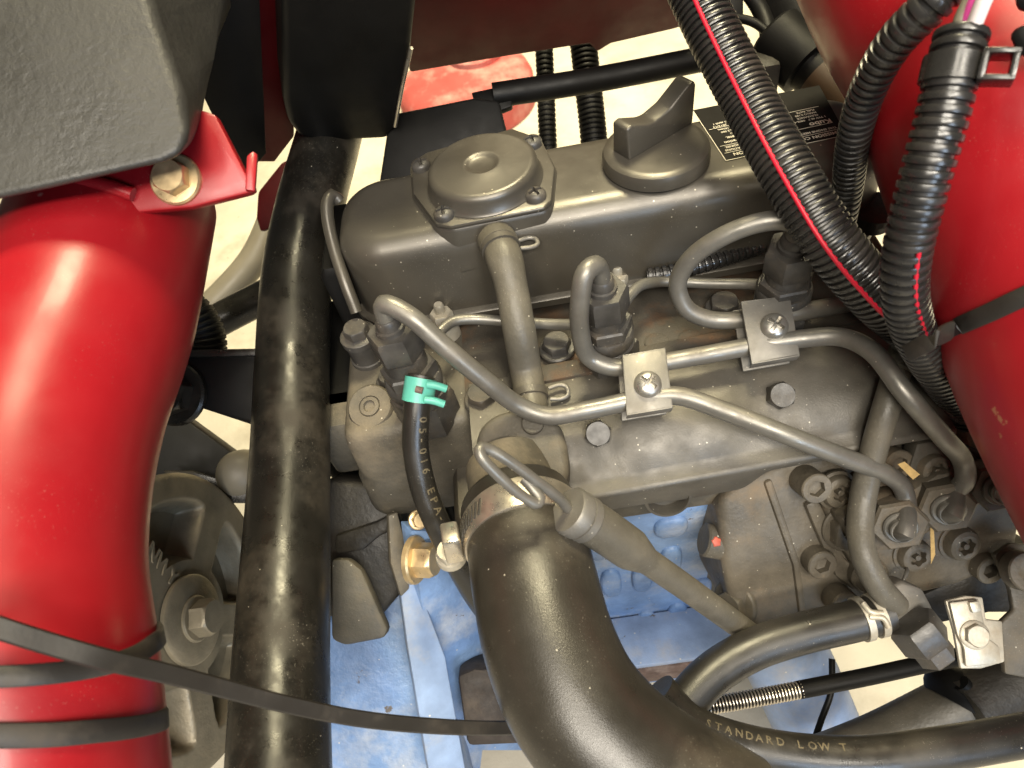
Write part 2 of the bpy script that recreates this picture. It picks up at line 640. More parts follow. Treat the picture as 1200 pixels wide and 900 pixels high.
def lettering(name, rows, origin, xd, yd, m, parent, ext=0.06):
    """rows [(text, x, y, size)] laid on the plane spanned by xd, yd from origin (mm); one printed mesh"""
    bm = bmesh.new()
    xd, yd = Vector(xd).normalized(), Vector(yd).normalized()
    zd = xd.cross(yd)
    for body, x, y, s in rows:
        me = text_mesh(body, s, ext)
        n0 = len(bm.verts)
        bm.from_mesh(me)
        bm.verts.ensure_lookup_table()
        for v in bm.verts[n0:]:
            c = v.co
            v.co = Vector(origin) + xd * (x + c.x) + yd * (y + c.y) + zd * c.z
        bpy.data.meshes.remove(me)
    return add(name, bm, m, parent)


def letters_on_tube(name, body, path, s0, r, size, side, m, parent, step=None, sgn=1, rot90=False):
    """print wrapped round a hose, running along it; side(c) = outward direction wanted"""
    bm = bmesh.new()
    d = s0
    for ch in body:
        w = (step or size * .72)
        if ch != ' ':
            c = path.at(d)
            t = path.tan(d) * sgn
            o = side(c)
            o = (o - t * o.dot(t)).normalized()
            yv = o.cross(t)
            me = text_mesh(ch, size, 0.0)
            n0 = len(bm.verts)
            e0 = len(bm.edges)
            bm.from_mesh(me)
            bm.edges.ensure_lookup_table()
            bmesh.ops.subdivide_edges(bm, edges=bm.edges[e0:], cuts=3, use_grid_fill=True)
            bm.verts.ensure_lookup_table()
            for v in bm.verts[n0:]:
                a, b = v.co.x, v.co.y - size * .35
                ang = b / r
                v.co = c + t * a + (o * math.cos(ang) + yv * math.sin(ang)) * (r + .08)
            bpy.data.meshes.remove(me)
        d += w * sgn
    return add(name, bm, m, parent)


def tocam(c):
    return (CAM - c).normalized()

# ================================================================== the setting
bm = bmesh.new()
S = 6000
vs = [bm.verts.new(Vector((x, y, -450))) for x, y in ((-S, -S), (S, -S), (S, S), (-S, S))]
bm.faces.new(vs)
add('floor', bm, CONC, kind='structure')

# ================================================================== the engine
ENG = thing('diesel_engine', (30, 240, -300), 'small three-cylinder diesel engine with olive-grey painted top and blue block', 'engine')

# --- valve cover
bm = bmesh.new()
rslab(bm, -99, 172, 261, 327, 26, [(-52, -3), (-51.5, -3.6), (-47.5, -3.6), (-47, -3), (-46.5, 0), (-30, .6)] +
      [(z, o + 1.4) for z, o in fillet(0, 13, 8)] , 10)
VC = add('valve_cover', bm, COVER, ENG)
# boss under the breather
pl = [(480, 190), (482, 228), (509, 264), (528, 268), (640, 245), (648, 236), (652, 196), (634, 162), (600, 150), (500, 178)]
bm = bmesh.new()
fr = [pz(x, y, 2.5) for x, y in pl]
cen = sum(fr, Vector()) / len(fr)
poly_prism(bm, fr, [p + (p - cen) * .10 + V(0, 0, -27) for p in fr], 4.0, 4)
add('breather_boss', bm, COVER, VC)
# left end lip
tube('lifting_eye', [pd(398, 236, 360), pd(390, 228, 358), pd(384, 236, 356), pd(384, 256, 355), pd(393, 296, 354), pd(405, 332, 353), pd(418, 366, 356)], 3.1, COVER, ENG)
bm = bmesh.new()
rslab(bm, -150, -103, 236, 325, 8, [(-330, 0), (-86, 0), (-80, 4)], 4)
GAP = add('dark_gap_slab', bm, BLACKS, ENG)  # black slab added to fill the shaded gap beside the head
bm = bmesh.new()
rslab(bm, -112, -97, 276, 334, 4, [(-300, 0), (-24, 0), (-20, 3)], 4)
add('dark_gap_backing', bm, BLACKS, GAP)  # second black slab added for the same shaded gap, hides the floor
bm = bmesh.new()
rslab(bm, -135, -100, 222, 250, 6, [(-120, 0), (-84, 0), (-80, 3)], 4)
add('pump_neck', bm, CAST, GAP)

# --- breather cover
PB = [(482, 190), (484, 226), (511, 262), (528, 265), (638, 243), (646, 234), (650, 196), (634, 162), (600, 150), (500, 178)]
bm = bmesh.new()
fr = [pz(x, y, 5.2) for x, y in PB]
poly_prism(bm, fr, [p - V(0, 0, 2.4) for p in fr], 0.9, 2)
BC = add('breather_cover', bm, COVER, ENG)
dc = pz(564, 191, 15)
bm = bmesh.new()
lathe(bm, [(28.5, -12), (28.5, -9.4), (27.4, -8.2), (26.8, -3.5)] + [(26.8 - 3.5 + 3.5 * math.cos(rad(a)), -3.5 + 3.5 * math.sin(rad(a))) for a in (15, 30, 45, 60, 75, 90)] +
      [(10.5, 0), (9.2, .45), (8, .4), (6.8, -.5), (5.2, -1.0), (1, -1.0)], dc, (0, 0, 1), 72)
add('breather_dome', bm, COVER, BC)
for x, y in ((494, 192), (624, 165), (628, 227), (521, 249)):
    inst('screw', phillips_mesh(5.0, 4.2, BOLT), pz(x, y + 4, 5.2), (0, 0, 1), BC, random.random() * .6)

# --- oil filler cap
oc = pz(768.5, 170, 8.5)
bm = bmesh.new()
lathe(bm, [(24.2, -8.6), (25.4, -7.6), (25.4, -3.2), (24.6, -1.2), (22.8, -.2), (21, 0)], oc, (0, 0, 1), 72)
OC = add('oil_filler_cap', bm, PLASTIC if False else COVER, ENG)
p0, p1 = pz(736, 187, 8.5), pz(812, 142, 8.5)
ax = (p1 - p0)
Lf = ax.length
ax.normalize()
wd = V(0, 0, 1).cross(ax)
prof = [(0, -.5), (-1, 19.5), (2, 20.5), (.30 * Lf, 15.2), (.40 * Lf, 14.5), (.62 * Lf, 17), (.90 * Lf, 25), (.97 * Lf, 25.5), (1.0 * Lf, 23), (.98 * Lf, -.5)]
bm = bmesh.new()
poly_prism(bm, [p0 + ax * a + V(0, 0, 1) * b * .84 - wd * 1.0 for a, b in prof], [p0 + ax * a + V(0, 0, 1) * b * .84 + wd * (9.0 if b > 0 else 11) for a, b in prof], 1.1, 3)
add('grip', bm, COVER, OC)

# --- name plate
q = [pz(x, y, 0.35) for x, y in ((851, 188), (812, 129), (960, 100), (992, 158))]
bm = bmesh.new()
poly_prism(bm, q, [p - V(0, 0, .5) for p in q], 0)
NP = add('name_plate', bm, INK, ENG)
u = (q[0] - q[3]).normalized()        # reads upside down from here: text runs towards the cap
v = V(0, 0, 1).cross(u).normalized()
orig = q[3] + V(0, 0, .45) + v * -0.0
W = (q[0] - q[3]).length
H = (q[1] - q[0]).length
if (q[1] - q[0]).dot(v) > 0:
    vv = v
else:
    vv = -v
dn = (q[1] - q[0]).normalized()
rows = []
k = W / 62.0
def row(t, x, d, s):
    rows.append((t, x * k, -d * k, s * k))
row('EMISSION CONTROL INFORMATION', 2, 4.2, 3.35)
row('THIS ENGINE MEETS U.S. EPA AND', 2, 8.2, 2.2)
row('REGULATIONS', 45.5, 8.2, 2.2)
row('CI ENGINES.', 47.5, 10.9, 2.2)
row('Kubo', 2, 15.6, 5.2)
row('Corporation', 43, 15.2, 3.0)
row('DISP:0.898L', 45, 19.0, 2.3)
row('1 TVV 4E 7', 3, 19.2, 2.0)
row('0802-4', 14, 19.2, 2.0)
row('E  CI', 49, 21.8, 2.0)
row('CLEARANCE', 6, 21.8, 2.0)
row('SORTE.2-000', 46, 24.4, 2.0)
row('IN.EX 0.185mm', 45, 27.0, 2.0)
row('MAR(1) 0.185', 6, 24.4, 2.0)
row('FUEL RATE', 6, 27.0, 2.0)
row('2012/13', 52, 30.4, 2.3)
row('7-2 MAR 1', 50, 33.0, 2.0)
# the plate's own axes: text x from right to left of the photo, rows downwards = away from the viewer
lettering('lettering', rows, orig, u, -(dn - u * dn.dot(u)), WHITE, NP, ext=0.02)
bm = bmesh.new()
for d in (11.9, 5.4, 28.3):
    a = orig + dn * (d * k) + u * (1.5 * k)
    b_ = orig + dn * (d * k) + u * (W - 1.2 * k)
    poly_prism(bm, [a, b_, b_ + dn * .25, a + dn * .25], [p - V(0, 0, .1) for p in (a, b_, b_ + dn * .25, a + dn * .25)], 0)
for a, b_ in ((q[0], q[1]), (q[3], q[0])):
    d = (b_ - a).normalized()
    s = V(0, 0, 1).cross(d) * .35
    z = V(0, 0, .12)
    poly_prism(bm, [a + z, b_ + z, b_ + z + s, a + z + s], [p - V(0, 0, .1) for p in (a + z, b_ + z, b_ + z + s, a + z + s)], 0)
o2 = orig + u * (W - 6.2 * k) + dn * (1.0 * k)
add('print_line', bm, WHITE, NP)

# --- cylinder head
bm = bmesh.new()
rslab(bm, -100, 178, 208, 332, 6, [(-112, 0), (-66, 0), (-62, 1), (-60, 3)], 4)
HD = add('cylinder_head', bm, HEAD, ENG)
bm = bmesh.new()
rslab(bm, -109, -42, 199, 266, 9, [(-128, -5), (-125, -6), (-100, -4), (-97, -2), (-70, -.5), (-64, .6), (-60.5, 3), (-59.4, 6)], 6)
HH = add('water_outlet_housing', bm, CAST, ENG)
# a lower step of the housing and its round plug boss
c = pz(433, 476, -56)
bm = bmesh.new()
lathe(bm, [(12, -40), (11.6, -1.5), (10.6, 0), (5.5, .1), (5.2, -.8), (5.0, -.8), (4.8, .4), (3, .6), (2.6, -.8), (.4, -.9)], c, (-.05, -.35, 1), 40)
add('drain_plug', bm, CAST, HH)
# long bolt with sleeve at the cover corner
c = pz(433, 420, -60)
bm = bmesh.new()
lathe(bm, [(9.2, 0), (9.2, 3), (8.4, 3.4), (8.4, 15), (9.4, 15.5), (9.4, 19), (8.6, 19.6)], c, (0, 0, 1), 36)
sl = add('stud_sleeve', bm, BOLT, HH)
inst('bolt', hexbolt_mesh(6.6, 5.5, 0, 0, BOLT), c + V(0, 0, 19.4), (0, 0, 1), HH, .3)
for (x, y, z, par, sp) in ((462, 447, -58, HH, .2), (566, 468, -58, HD, .5), (653, 409, -58, HD, .1), (848, 362, -58, HD, .4)):
    inst('bolt', hexbolt_mesh(7.3, 6.5, 9.2, 1.6, BOLT), pz(x, y, z), (0, 0, 1), par, sp)
for x, y in ((770, 402), (810, 398)):
    bm = bmesh.new()
    lathe(bm, [(6, -2), (6, .8), (5, 1.2), (2, 1.0)], pz(x, y, -59.5), (0, 0, 1), 28)
    add('core_plug', bm, HEAD, HD)

# --- glow plugs: strip and terminals
a, b_ = pz(528, 370, -48), pz(760, 319, -48)
bm = bmesh.new()
d = (b_ - a).normalized()
n_ = V(0, 0, 1).cross(d)
poly_prism(bm, [a + n_ * 4, b_ + n_ * 4, b_ - n_ * 3 + V(0, 0, -1), a - n_ * 3 + V(0, 0, -1)], [p - V(0, 0, 2.2) for p in (a + n_ * 4, b_ + n_ * 4, b_ - n_ * 3, a - n_ * 3)], .5)
add('glow_plug_strip', bm, PAINT, ENG)
for x, y in ((520, 377), (724, 334)):
    c = pz(x, y, -50)
    bm = bmesh.new()
    lathe(bm, [(7, -14), (7, -1), (6.4, 0)], c, (0, 0, 1), 24)
    lathe(bm, [(7.4, 0), (7.4, 1.0), (6.6, 1.4)], c, (0, 0, 1), 24)
    g = add('glow_plug_terminal', bm, ZINC, ENG)
    bm = bmesh.new()
    hexnut_bm(bm, c + V(0, 0, 1.2), c + V(0, 0, 7.5), 6.0)
    add('nut', bm, ZINC, g)
    bm = bmesh.new()
    lathe(bm, [(2.7, 6), (2.7, 12), (2.1, 13)], c, (0, 0, 1), 16)
    add('stud', bm, ZINC, g)

# --- injectors
INJ = []
for base, top, sp in (((503, 484, -60), (458, 386, -2), 0.15), ((715, 424, -60), (706, 339, -8), .5), ((911, 374, -60), (929, 289, -8), .3)):
    B0, T0 = pz(*base), pz(*top)
    A = (T0 - B0)
    Lh = A.length
    A.normalize()
    kf = 1.2 if sp == .15 else 1.12
    def P(t):
        return B0 + A * (Lh * t)
    bm = bmesh.new()
    hexnut_bm(bm, P(-.08), P(.26), 13.0 * kf, .07)
    ij = add('injector', bm, BOLT, ENG)
    bm = bmesh.new()
    lathe(bm, [(r_ * kf, Lh * h_) for r_, h_ in ((11.2, .26), (11.2, .33), (10.2, .34), (10.2, .40), (11.2, .41), (11.2, .47), (10.3, .50))], B0, A, 36)
    add('collar', bm, BOLT, ij)
    bm = bmesh.new()
    hexnut_bm(bm, P(.49), P(.62), 10.8 * kf, .08)
    add('return_nut', bm, BOLT, ij)
    bm = bmesh.new()
    lathe(bm, [(8.2 * kf, Lh * .6), (8.2 * kf, Lh * .74), (7, Lh * .75)], B0, A, 30)
    add('neck', bm, BOLT, ij)
    INJ.append((B0, T0, A, Lh, ij))

# --- intake manifold
def man_sec(x):
    v_ = math.exp(-((x - 16) / 9.0) ** 2) + .5 * math.exp(-((x - 86) / 12.0) ** 2)
    e = 3.4 * v_
    k2 = min(1, max(0, (x - 74) / 14.0))
    zb = -91 + 3.0 * max(0, math.sin((x + 20) / 22.0)) + 12.5 * k2 * k2 * (3 - 2 * k2)
    return [(222, -58.5), (212, -57), (206, -55.5), (196, -56 - e * .5), (184, -57.5 - e), (174, -61 - e), (167, -66.5 - e * .8), (163.5, -70 - e * .4), (161.5, -72),
            (157.5, -72.6), (155.8, -73.4), (155.2, -75), (156.0, zb), (160, zb - 2), (222, -96)]
bm = bmesh.new()
lp = []
for i in range(73):
    x = -44 + i * (212 / 72.0)
    lp.append([Vector((x, y + x * .035, z)) for y, z in man_sec(x)])
rings(bm, lp)
IM = add('intake_manifold', bm, PAINT, ENG, 50)
PMn = Plane(pz(612, 530, -50), (0, -.34, .94))
plate('air_inlet', [(547, 590), (549, 560), (559, 505), (572, 489), (590, 481), (612, 478), (640, 486), (657, 496), (664, 520), (668, 545), (660, 585), (600, 610)], PMn, 30, CAST, IM, 5.5, segs=4)
Pm2 = Plane((0, 184, -57), (0, -.32, .95))
for x, y in ((700, 508), (911, 464)):
    inst('bolt', hexbolt_mesh(6.3, 8.5, 0, 0, BOLT), Pm2.at(x, y, -5), (0, -.62, .9), IM, .25)
bm = bmesh.new()
lathe(bm, [(11, -6), (11, 0), (9.6, .6), (9.2, -.6), (8.8, -7), (.5, -8)], py(783, 584, 158), (0, -.75, .3), 40)
add('port_ring', bm, PAINT, IM)
# port under breather hose
c = pz(626, 502, -52)
bm = bmesh.new()
lathe(bm, [(8, -6), (8, 1.2), (7.2, 1.8), (5.2, 1.8), (4.9, 8), (4.4, 8.4)], c, (0, -.3, 1), 30)
add('hose_port', bm, CAST, IM)
# joint strip between head and manifold
bm = bmesh.new()
box(bm, (62, 219.5, -57.5), 86, 5, 2.2, .4, Matrix.Rotation(rad(2), 3, 'Z'))
add('gasket_strip', bm, HEAD, IM)

# --- block (blue) under the manifold
bm = bmesh.new()
rslab(bm, -60, 175, 167, 320, 8, [(-420, 0), (-108, 0), (-104, 2)], 4)
EB = add('engine_block', bm, BLUE, ENG)
bm = bmesh.new()
rslab(bm, -62, 178, 164, 322, 6, [(-112, 0), (-100, 0), (-96, 3)], 4)
add('block_deck', bm, CAST, EB)
bm = bmesh.new()
rslab(bm, 66, 190, 166, 320, 6, [(-250, 0), (-118, 0), (-112, 4)], 4)
add('pump_mount', bm, PUMPM, EB)
for x, y, w, h in ((716, 682, 12, 20), (752, 676, 12, 20), (786, 655, 13, 19), (757, 728, 12, 19), (793, 720, 12, 20), (725, 738, 11, 19), (786, 616, 20, 12),
                   (822, 690, 11, 18), (826, 735, 11, 17), (545, 715, 13, 20), (548, 775, 12, 20), (700, 640, 11, 17), (728, 630, 12, 16)):
    c = py(x, y, 167)
    dd = (c - CAM).dot(F)
    bm = bmesh.new()
    w_, h_ = w * dd / FPX, h * dd / FPX / .55
    lp = []
    for k_, o_ in ((0, 0), (1.6, .02), (2.6, .12), (3.1, .3)):
        lp.append([V(c.x + (w_ * (1 - o_)) * math.copysign(abs(math.cos(t)) ** .7, math.cos(t)), 167.2 - k_, c.z + (h_ * (1 - o_ * .6)) * math.copysign(abs(math.sin(t)) ** .7, math.sin(t)))
                   for t in [2 * math.pi * i / 28 for i in range(28)]])
    rings(bm, lp)
    add('cast_pocket', bm, BLUE, EB, 60)
# sump ledge and rusty strip under the block
Pl = Plane((0, 158, -262), (0, -.5, .86))
bm = bmesh.new()
box(bm, (40, 150, -258), 70, 16, 3, 1)
add('sump_flange', bm, BLUEP, EB)
bm = bmesh.new()
box(bm, (40, 146, -278), 68, 13, 14, 3)
add('rusty_sump', bm, RUST, EB)

# --- gear case and blue end plate at the left of the block
Pg = Plane(pd(450, 800, 400), (.08, -.62, .78))
plate('gear_case', [(360, 740), (420, 700), (470, 690), (500, 720), (560, 960), (385, 960)], Pg, 30, BLUE, ENG, 4, segs=3)
Pe = Plane(pd(500, 760, 372), (.42, -.55, .72))
plate('end_plate', [(466, 632), (478, 628), (492, 690), (522, 770), (556, 960), (512, 960), (478, 760), (470, 700)], Pe, 6, BLUEP, ENG, 1)
Pe2 = Plane(pd(525, 760, 392), (.55, -.7, .3))
plate('block_side', [(482, 622), (640, 622), (640, 880), (566, 880), (556, 960), (530, 960), (496, 720)], Pe2, 12, BLUE, ENG, 1)
Pc = Plane(pd(435, 650, 392), (0, -.62, .78))
plate('timing_cover', [(340, 592), (385, 560), (455, 570), (470, 600), (474, 690), (440, 730), (340, 720)], Pc, 40, DARKCAST, ENG, 4, segs=3)
plate('casting_rib', [(392, 628), (440, 612), (455, 604), (468, 604), (468, 618), (445, 628), (425, 645), (392, 650)], Pc, 8, DARKCAST, ENG, 2, h=5)
Pw = Plane(pd(420, 705, 368), (.1, -.5, .85))
plate('cast_tab', [(388, 655), (408, 655), (424, 668), (455, 738), (450, 748), (404, 757), (388, 750)], Pw, 10, CAST, ENG, 2.2)
inst('bolt', hexbolt_mesh(8.6, 12, 12.0, 2.5, GOLD), pd(485, 656, 352), (.97, -.25, .16), ENG, .3)
plate('starter_body', [(536, 792), (556, 784), (640, 784), (640, 872), (548, 876)], Plane(pd(560, 830, 385), (.1, -.6, .8)), 30, DARKB, ENG, 3)
plate('plate_rim', [(455, 604), (466, 600), (476, 640), (480, 690), (470, 700), (458, 660)], Pe, 7, CAST, ENG, 1, h=2)
inst('bolt', hexbolt_mesh(4, 6, 5, 1, GOLD), pd(490, 609, 352), (.4, -.5, .7), ENG, .3)

# --- injection pump
PP = Plane(pd(980, 640, 343), (.06, -.80, .60))
PUMP = plate('injection_pump', [(842, 590), (862, 566), (905, 548), (955, 528), (1020, 520), (1075, 535), (1075, 640), (1040, 712), (985, 742), (880, 758), (856, 712), (846, 655)], PP, 60, PUMPM, ENG, 5, segs=4)
plate('pump_rib', [(896, 566), (905, 562), (938, 660), (948, 735), (940, 738), (930, 664)], PP, 8, PUMPM, PUMP, 1.5, h=2.2)
plate('pump_flange', [(944, 592), (960, 586), (975, 618), (990, 655), (1012, 672), (1016, 690), (1000, 692), (980, 676), (964, 640)], PP, 8, PUMPM, PUMP, 1.6, h=3.5)
plate('pump_head', [(962, 588), (1000, 560), (1060, 536), (1130, 520), (1185, 545), (1200, 600), (1190, 660), (1120, 688), (1050, 705), (1018, 690), (985, 640)], PP, 40, PUMPM, PUMP, 4, h=5, segs=3)
plate('union_base', [(985, 608), (1030, 585), (1060, 580), (1100, 556), (1150, 545), (1190, 552), (1182, 578), (1130, 603), (1078, 632), (1035, 648), (1000, 640)], PP, 14, PUMPM, PUMP, 2.5, h=17)
plate('pump_end', [(1075, 700), (1160, 662), (1220, 640), (1220, 720), (1160, 720), (1090, 735)], PP, 30, DARKCAST, PUMP, 3, h=-4)
for x, y, Rb, hb, tx, h0 in ((943, 562, 7.2, 12, False, 1), (980, 574, 8.0, 5, True, 4.5), (956, 655, 7.2, 7, False, 1), (980, 699, 7.2, 9, False, 1), (1090, 548, 7.6, 6, True, 8),
                             (1068, 648, 8.0, 6, True, 4.5), (1122, 634, 8.2, 7, True, 4.5), (1148, 660, 7.0, 8, False, 3), (1046, 540, 7.0, 6, False, 3), (1180, 530, 7.5, 9, False, 5)):
    inst('bolt', socket_mesh(Rb, hb, PUMPM, tx, Rb * 1.2 if tx else 0), PP.at(x, y, h0), PP.n + V(.05, 0, 0), PUMP, random.random())
inst('hex_plug', hexbolt_mesh(10, 8, 12, 1.5, PUMPM), PP.at(992, 618, 4), PP.n, PUMP, .4)
for x, y in ((1012, 668),):
    bm = bmesh.new()
    lathe(bm, [(9, 0), (9, 6), (8, 7)], PP.at(x, y, 2), PP.n, 32)
    add('round_boss', bm, PUMPM, PUMP)
UN = []
for x, y, Rn in ((1047, 605, 12.5), (1101, 585, 12.5), (1160, 562, 12)):
    c = PP.at(x, y, 15)
    axn = (PP.n + V(-.28, .0, .05)).normalized()
    bm = bmesh.new()
    hexnut_bm(bm, c, c + axn * 11, Rn, .1, xdir=V(1, .2, 0))
    nb = add('union_nut', bm, PUMPM, PUMP)
    bm = bmesh.new()
    lathe(bm, [(7.2, 10), (7.2, 12.4), (6.6, 13), (5.3, 13), (5.3, 16), (4.8, 16.6)], c, axn, 30)
    add('ferrule', bm, PIPE, nb)
    UN.append((c + axn * 14, axn))
# shaft boss with a dab of red paint
a, b_ = pd(868, 640, 352), pd(824, 632, 350)
bm = bmesh.new()
lathe(bm, [(9.5, 0), (9.5, 4), (8.4, 4.4), (8.4, (b_ - a).length - 1), (7.4, (b_ - a).length)], a, b_ - a, 36)
SB = add('governor_shaft_boss', bm, CAST, PUMP)
bm = bmesh.new()
e_ = (tocam(b_) - (b_ - a).normalized() * tocam(b_).dot((b_ - a).normalized())).normalized()
cc = a.lerp(b_, .83) + e_ * 8.2
lathe(bm, [(2.4, 0), (2.0, .5), (.8, .7)], cc, e_, 14, shape=lambda t: 1 + .15 * math.sin(5 * t))
add('paint_dab', bm, REDDOT, SB)
inst('bolt', hexbolt_mesh(8, 7, 12, 2, CAST), pd(862, 706, 356), (-.75, -.45, .5), PUMP, .2)
plate('pump_foot', [(848, 690), (866, 676), (880, 690), (888, 730), (880, 752), (856, 740)], Plane(pd(866, 712, 358), (-.5, -.5, .7)), 8, CAST, PUMP, 2.5)
# pale adapter seen between the loom and the red tube
bm = bmesh.new()
lathe(bm, [(14, -12), (14, 4), (12.5, 6), (12.5, 10), (11, 12)], pd(1140, 512, 345), (.1, -.5, .85), 36)
add('pump_adapter', bm, ZINC, PUMP)
plate('pump_bracket', [(1062, 560), (1075, 520), (1120, 512), (1150, 540), (1110, 560), (1085, 566)], PP, 10, CAST, PUMP, 2, h=10)

# ================================================================== fuel pipes
def up1(i, h):
    B0, T0, A, Lh, ij = INJ[i]
    return B0 + A * (Lh + h)

PIPES = [
    ('steel injection pipe sloping from the leftmost injector under the lower pipe clamp to the pump', 0, [(450, 357, 12), (478, 369, 10), (522, 407, -3), (570, 447, -20), (606, 474, -36), (640, 487, -42), (690, 480, -43), (760, 466, -43), (795, 464, -43), (850, 482, -47), (930, 513, -54), (1000, 540, -69), (1034, 553, -78), (1056, 569, -88), (1062, 588, -94)], 0),
    ('steel injection pipe looping down from the middle injector and through both pipe clamps', 1, [(698, 311, 9), (686, 320, 10), (680, 350, 0), (680, 388, -19), (690, 418, -36), (715, 430, -41), (760, 427, -43), (820, 417, -43), (880, 406, -43), (940, 397, -41), (985, 395, -38), (1022, 412, -35), (1060, 460, -40), (1105, 512, -58), (1128, 540, -76), (1131, 562, -85), (1120, 577, -92)], 1),
    ('steel injection pipe making a wide hairpin loop from the rightmost injector', 2, [(938, 268, 5), (922, 259, 7), (890, 261, 6), (845, 278, 0), (808, 305, -12), (794, 335, -26), (805, 362, -37), (830, 374, -42), (870, 375, -43), (930, 367, -43), (980, 358, -46), (1025, 352, -50), (1080, 370, -60), (1130, 430, -75), (1160, 500, -88), (1168, 540, -94)], 2),
]
for lab, i, pts, ui in PIPES:
    B0, T0, A, Lh, ij = INJ[i]
    t = thing('injection_pipe', up1(i, 0), lab, 'pipe', 'steel injection pipes')
    P3 = [up1(i, 0), up1(i, 6)] + [pz(*p) for p in pts] + [UN[ui][0] + UN[ui][1] * 4, UN[ui][0] - UN[ui][1] * 2]
    tube('pipe', P3, 4.15, PIPE, t, 20, 1.6)
    bm = bmesh.new()
    hexnut_bm(bm, up1(i, -14.5), up1(i, 0), 11.4, .08)
    add('union_nut', bm, BOLT, t)
    bm = bmesh.new()
    lathe(bm, [(6.6, -1), (6.4, 2.0), (5.4, 2.4), (5.2, 6), (4.4, 7)], up1(i, 0), A, 30)
    add('ferrule', bm, BOLT, t)

# clamps
for pixq, scr, lab in ((((729, 416), (780, 407), (789, 478), (734, 487)), (759, 451), 'folded steel pipe clamp with cross-head screw below the middle injector'),
                       (((868, 353), (926, 346), (938, 417), (881, 427)), (907, 383), 'folded steel pipe clamp with cross-head screw in front of the rightmost injector')):
    cx, cy = sum(p[0] for p in pixq) / 4, sum(p[1] for p in pixq) / 4
    pn = Plane(pz(cx, cy, -37), (.02, -.36, .93))
    t = thing('pipe_clamp', pn.at(cx, cy) - pn.n * 10, lab, 'clamp', 'pipe clamps')
    plate('upper_plate', pixq, pn, 1.8, CLAMPM, t, .6)
    fr = [pn.at(*p) for p in pixq]
    # folded lower lip and top lip
    for a, b_ in ((fr[3], fr[2]), (fr[0], fr[1])):
        bm = bmesh.new()
        poly_prism(bm, [a, b_, b_ - pn.n * 6, a - pn.n * 6], [p + (sum(fr, Vector()) / 4 - p).normalized() * 1.6 for p in (a, b_, b_ - pn.n * 6, a - pn.n * 6)], .4)
        add('lip', bm, CLAMPM, t)
    sh = V(-1.3, .6, 0)
    bm = bmesh.new()
    lo = [p - pn.n * 10.5 + sh for p in fr]
    poly_prism(bm, lo, [p - pn.n * 1.6 for p in lo], .5)
    add('lower_plate', bm, CLAMPM, t)
    inst('screw', phillips_mesh(5.9, 4.4, SCREW), pn.at(*scr) , pn.n, t, .75)

# leak-off pipes
t1 = tube('leak_off_pipe', [pz(508, 398, -36), pz(516, 388, -35), pz(530, 377, -36), pz(550, 374, -38), pz(600, 377, -42), pz(650, 380, -42), pz(700, 380, -38)], 2.7, PIPE, None, 14, 2,
          label='thin steel return pipe between the leftmost and middle injectors', cat='pipe', group='thin return pipes')
t2 = tube('leak_off_pipe', [pz(728, 362, -36), pz(738, 346, -36), pz(752, 334, -38), pz(775, 330, -42), pz(830, 332, -44), pz(880, 333, -42), pz(908, 336, -38)], 2.7, PIPE, None, 14, 2,
          label='thin steel return pipe between the middle and rightmost injectors', cat='pipe', group='thin return pipes')

# glow plug wire in its ribbed sleeve
ribbed('glow_plug_wire', Path([pz(758, 324, -42), pz(780, 321, -42), pz(820, 311, -42), pz(870, 296, -42), pz(912, 282, -42)]), 4.3, 3.5, PLASTIC, depth=.24, seg=14,
       label='thin black ribbed wire sleeve running along the foot of the valve cover', cat='wire sleeve')

# ================================================================== hoses
# breather hose with two wire clips
BH = Path([py(582, 281, 262), py(587, 292, 254), py(594, 313, 244), py(601, 345, 234), py(609, 390, 221), pz(616, 432, -46), pz(621, 462, -51), pz(625, 490, -53)])
t = thing('breather_hose', pz(625, 495, -55), 'grey painted breather hose from the round breather cover down to the manifold', 'hose')
tube('hose', None, lambda s: 7.6 + 1.0 * math.exp(-((s - 14) / 7) ** 2), HOSEG, t, 26, 2, path=BH)
bm = bmesh.new()
sweep(bm, BH, stations(BH, 9.4, 1.5, 0, 6.5), 28)
add('collar', bm, HOSEG, t)
for k_, (s_, lab) in enumerate(((7, 'wire spring clip at the top of the grey breather hose'), (BH.L - 12, 'wire spring clip at the bottom of the grey breather hose'))):
    c = BH.at(s_)
    tt = BH.tan(s_)
    h = thing('hose_clip', c, lab, 'hose clip', 'breather hose clips')
    bm = bmesh.new()
    sweep(bm, BH, [(s_ - 2, 8.0), (s_ - 2, 9.3), (s_ + 2, 9.3), (s_ + 2, 8.0)] if k_ == 0 else [(s_ - 2, 7.6), (s_ - 2, 8.5), (s_ + 2, 8.5), (s_ + 2, 7.6)], 30)
    add('band', bm, PAINT, h)
    sx = (R - tt * R.dot(tt)).normalized()
    nn = tt.cross(sx)
    r0 = 9
    bm = bmesh.new()
    lpth = Path([c + sx * r0 + tt * -2.5, c + sx * (r0 + 6) - tt * 3.5 + nn * 0, c + sx * (r0 + 8.5) - tt * 2, c + sx * (r0 + 8.5) + tt * 2, c + sx * (r0 + 5) + tt * 3.5, c + sx * r0 + tt * 3])
    sweep(bm, lpth, stations(lpth, 1.1, 1), 10)
    add('ear', bm, CLAMPM, h)

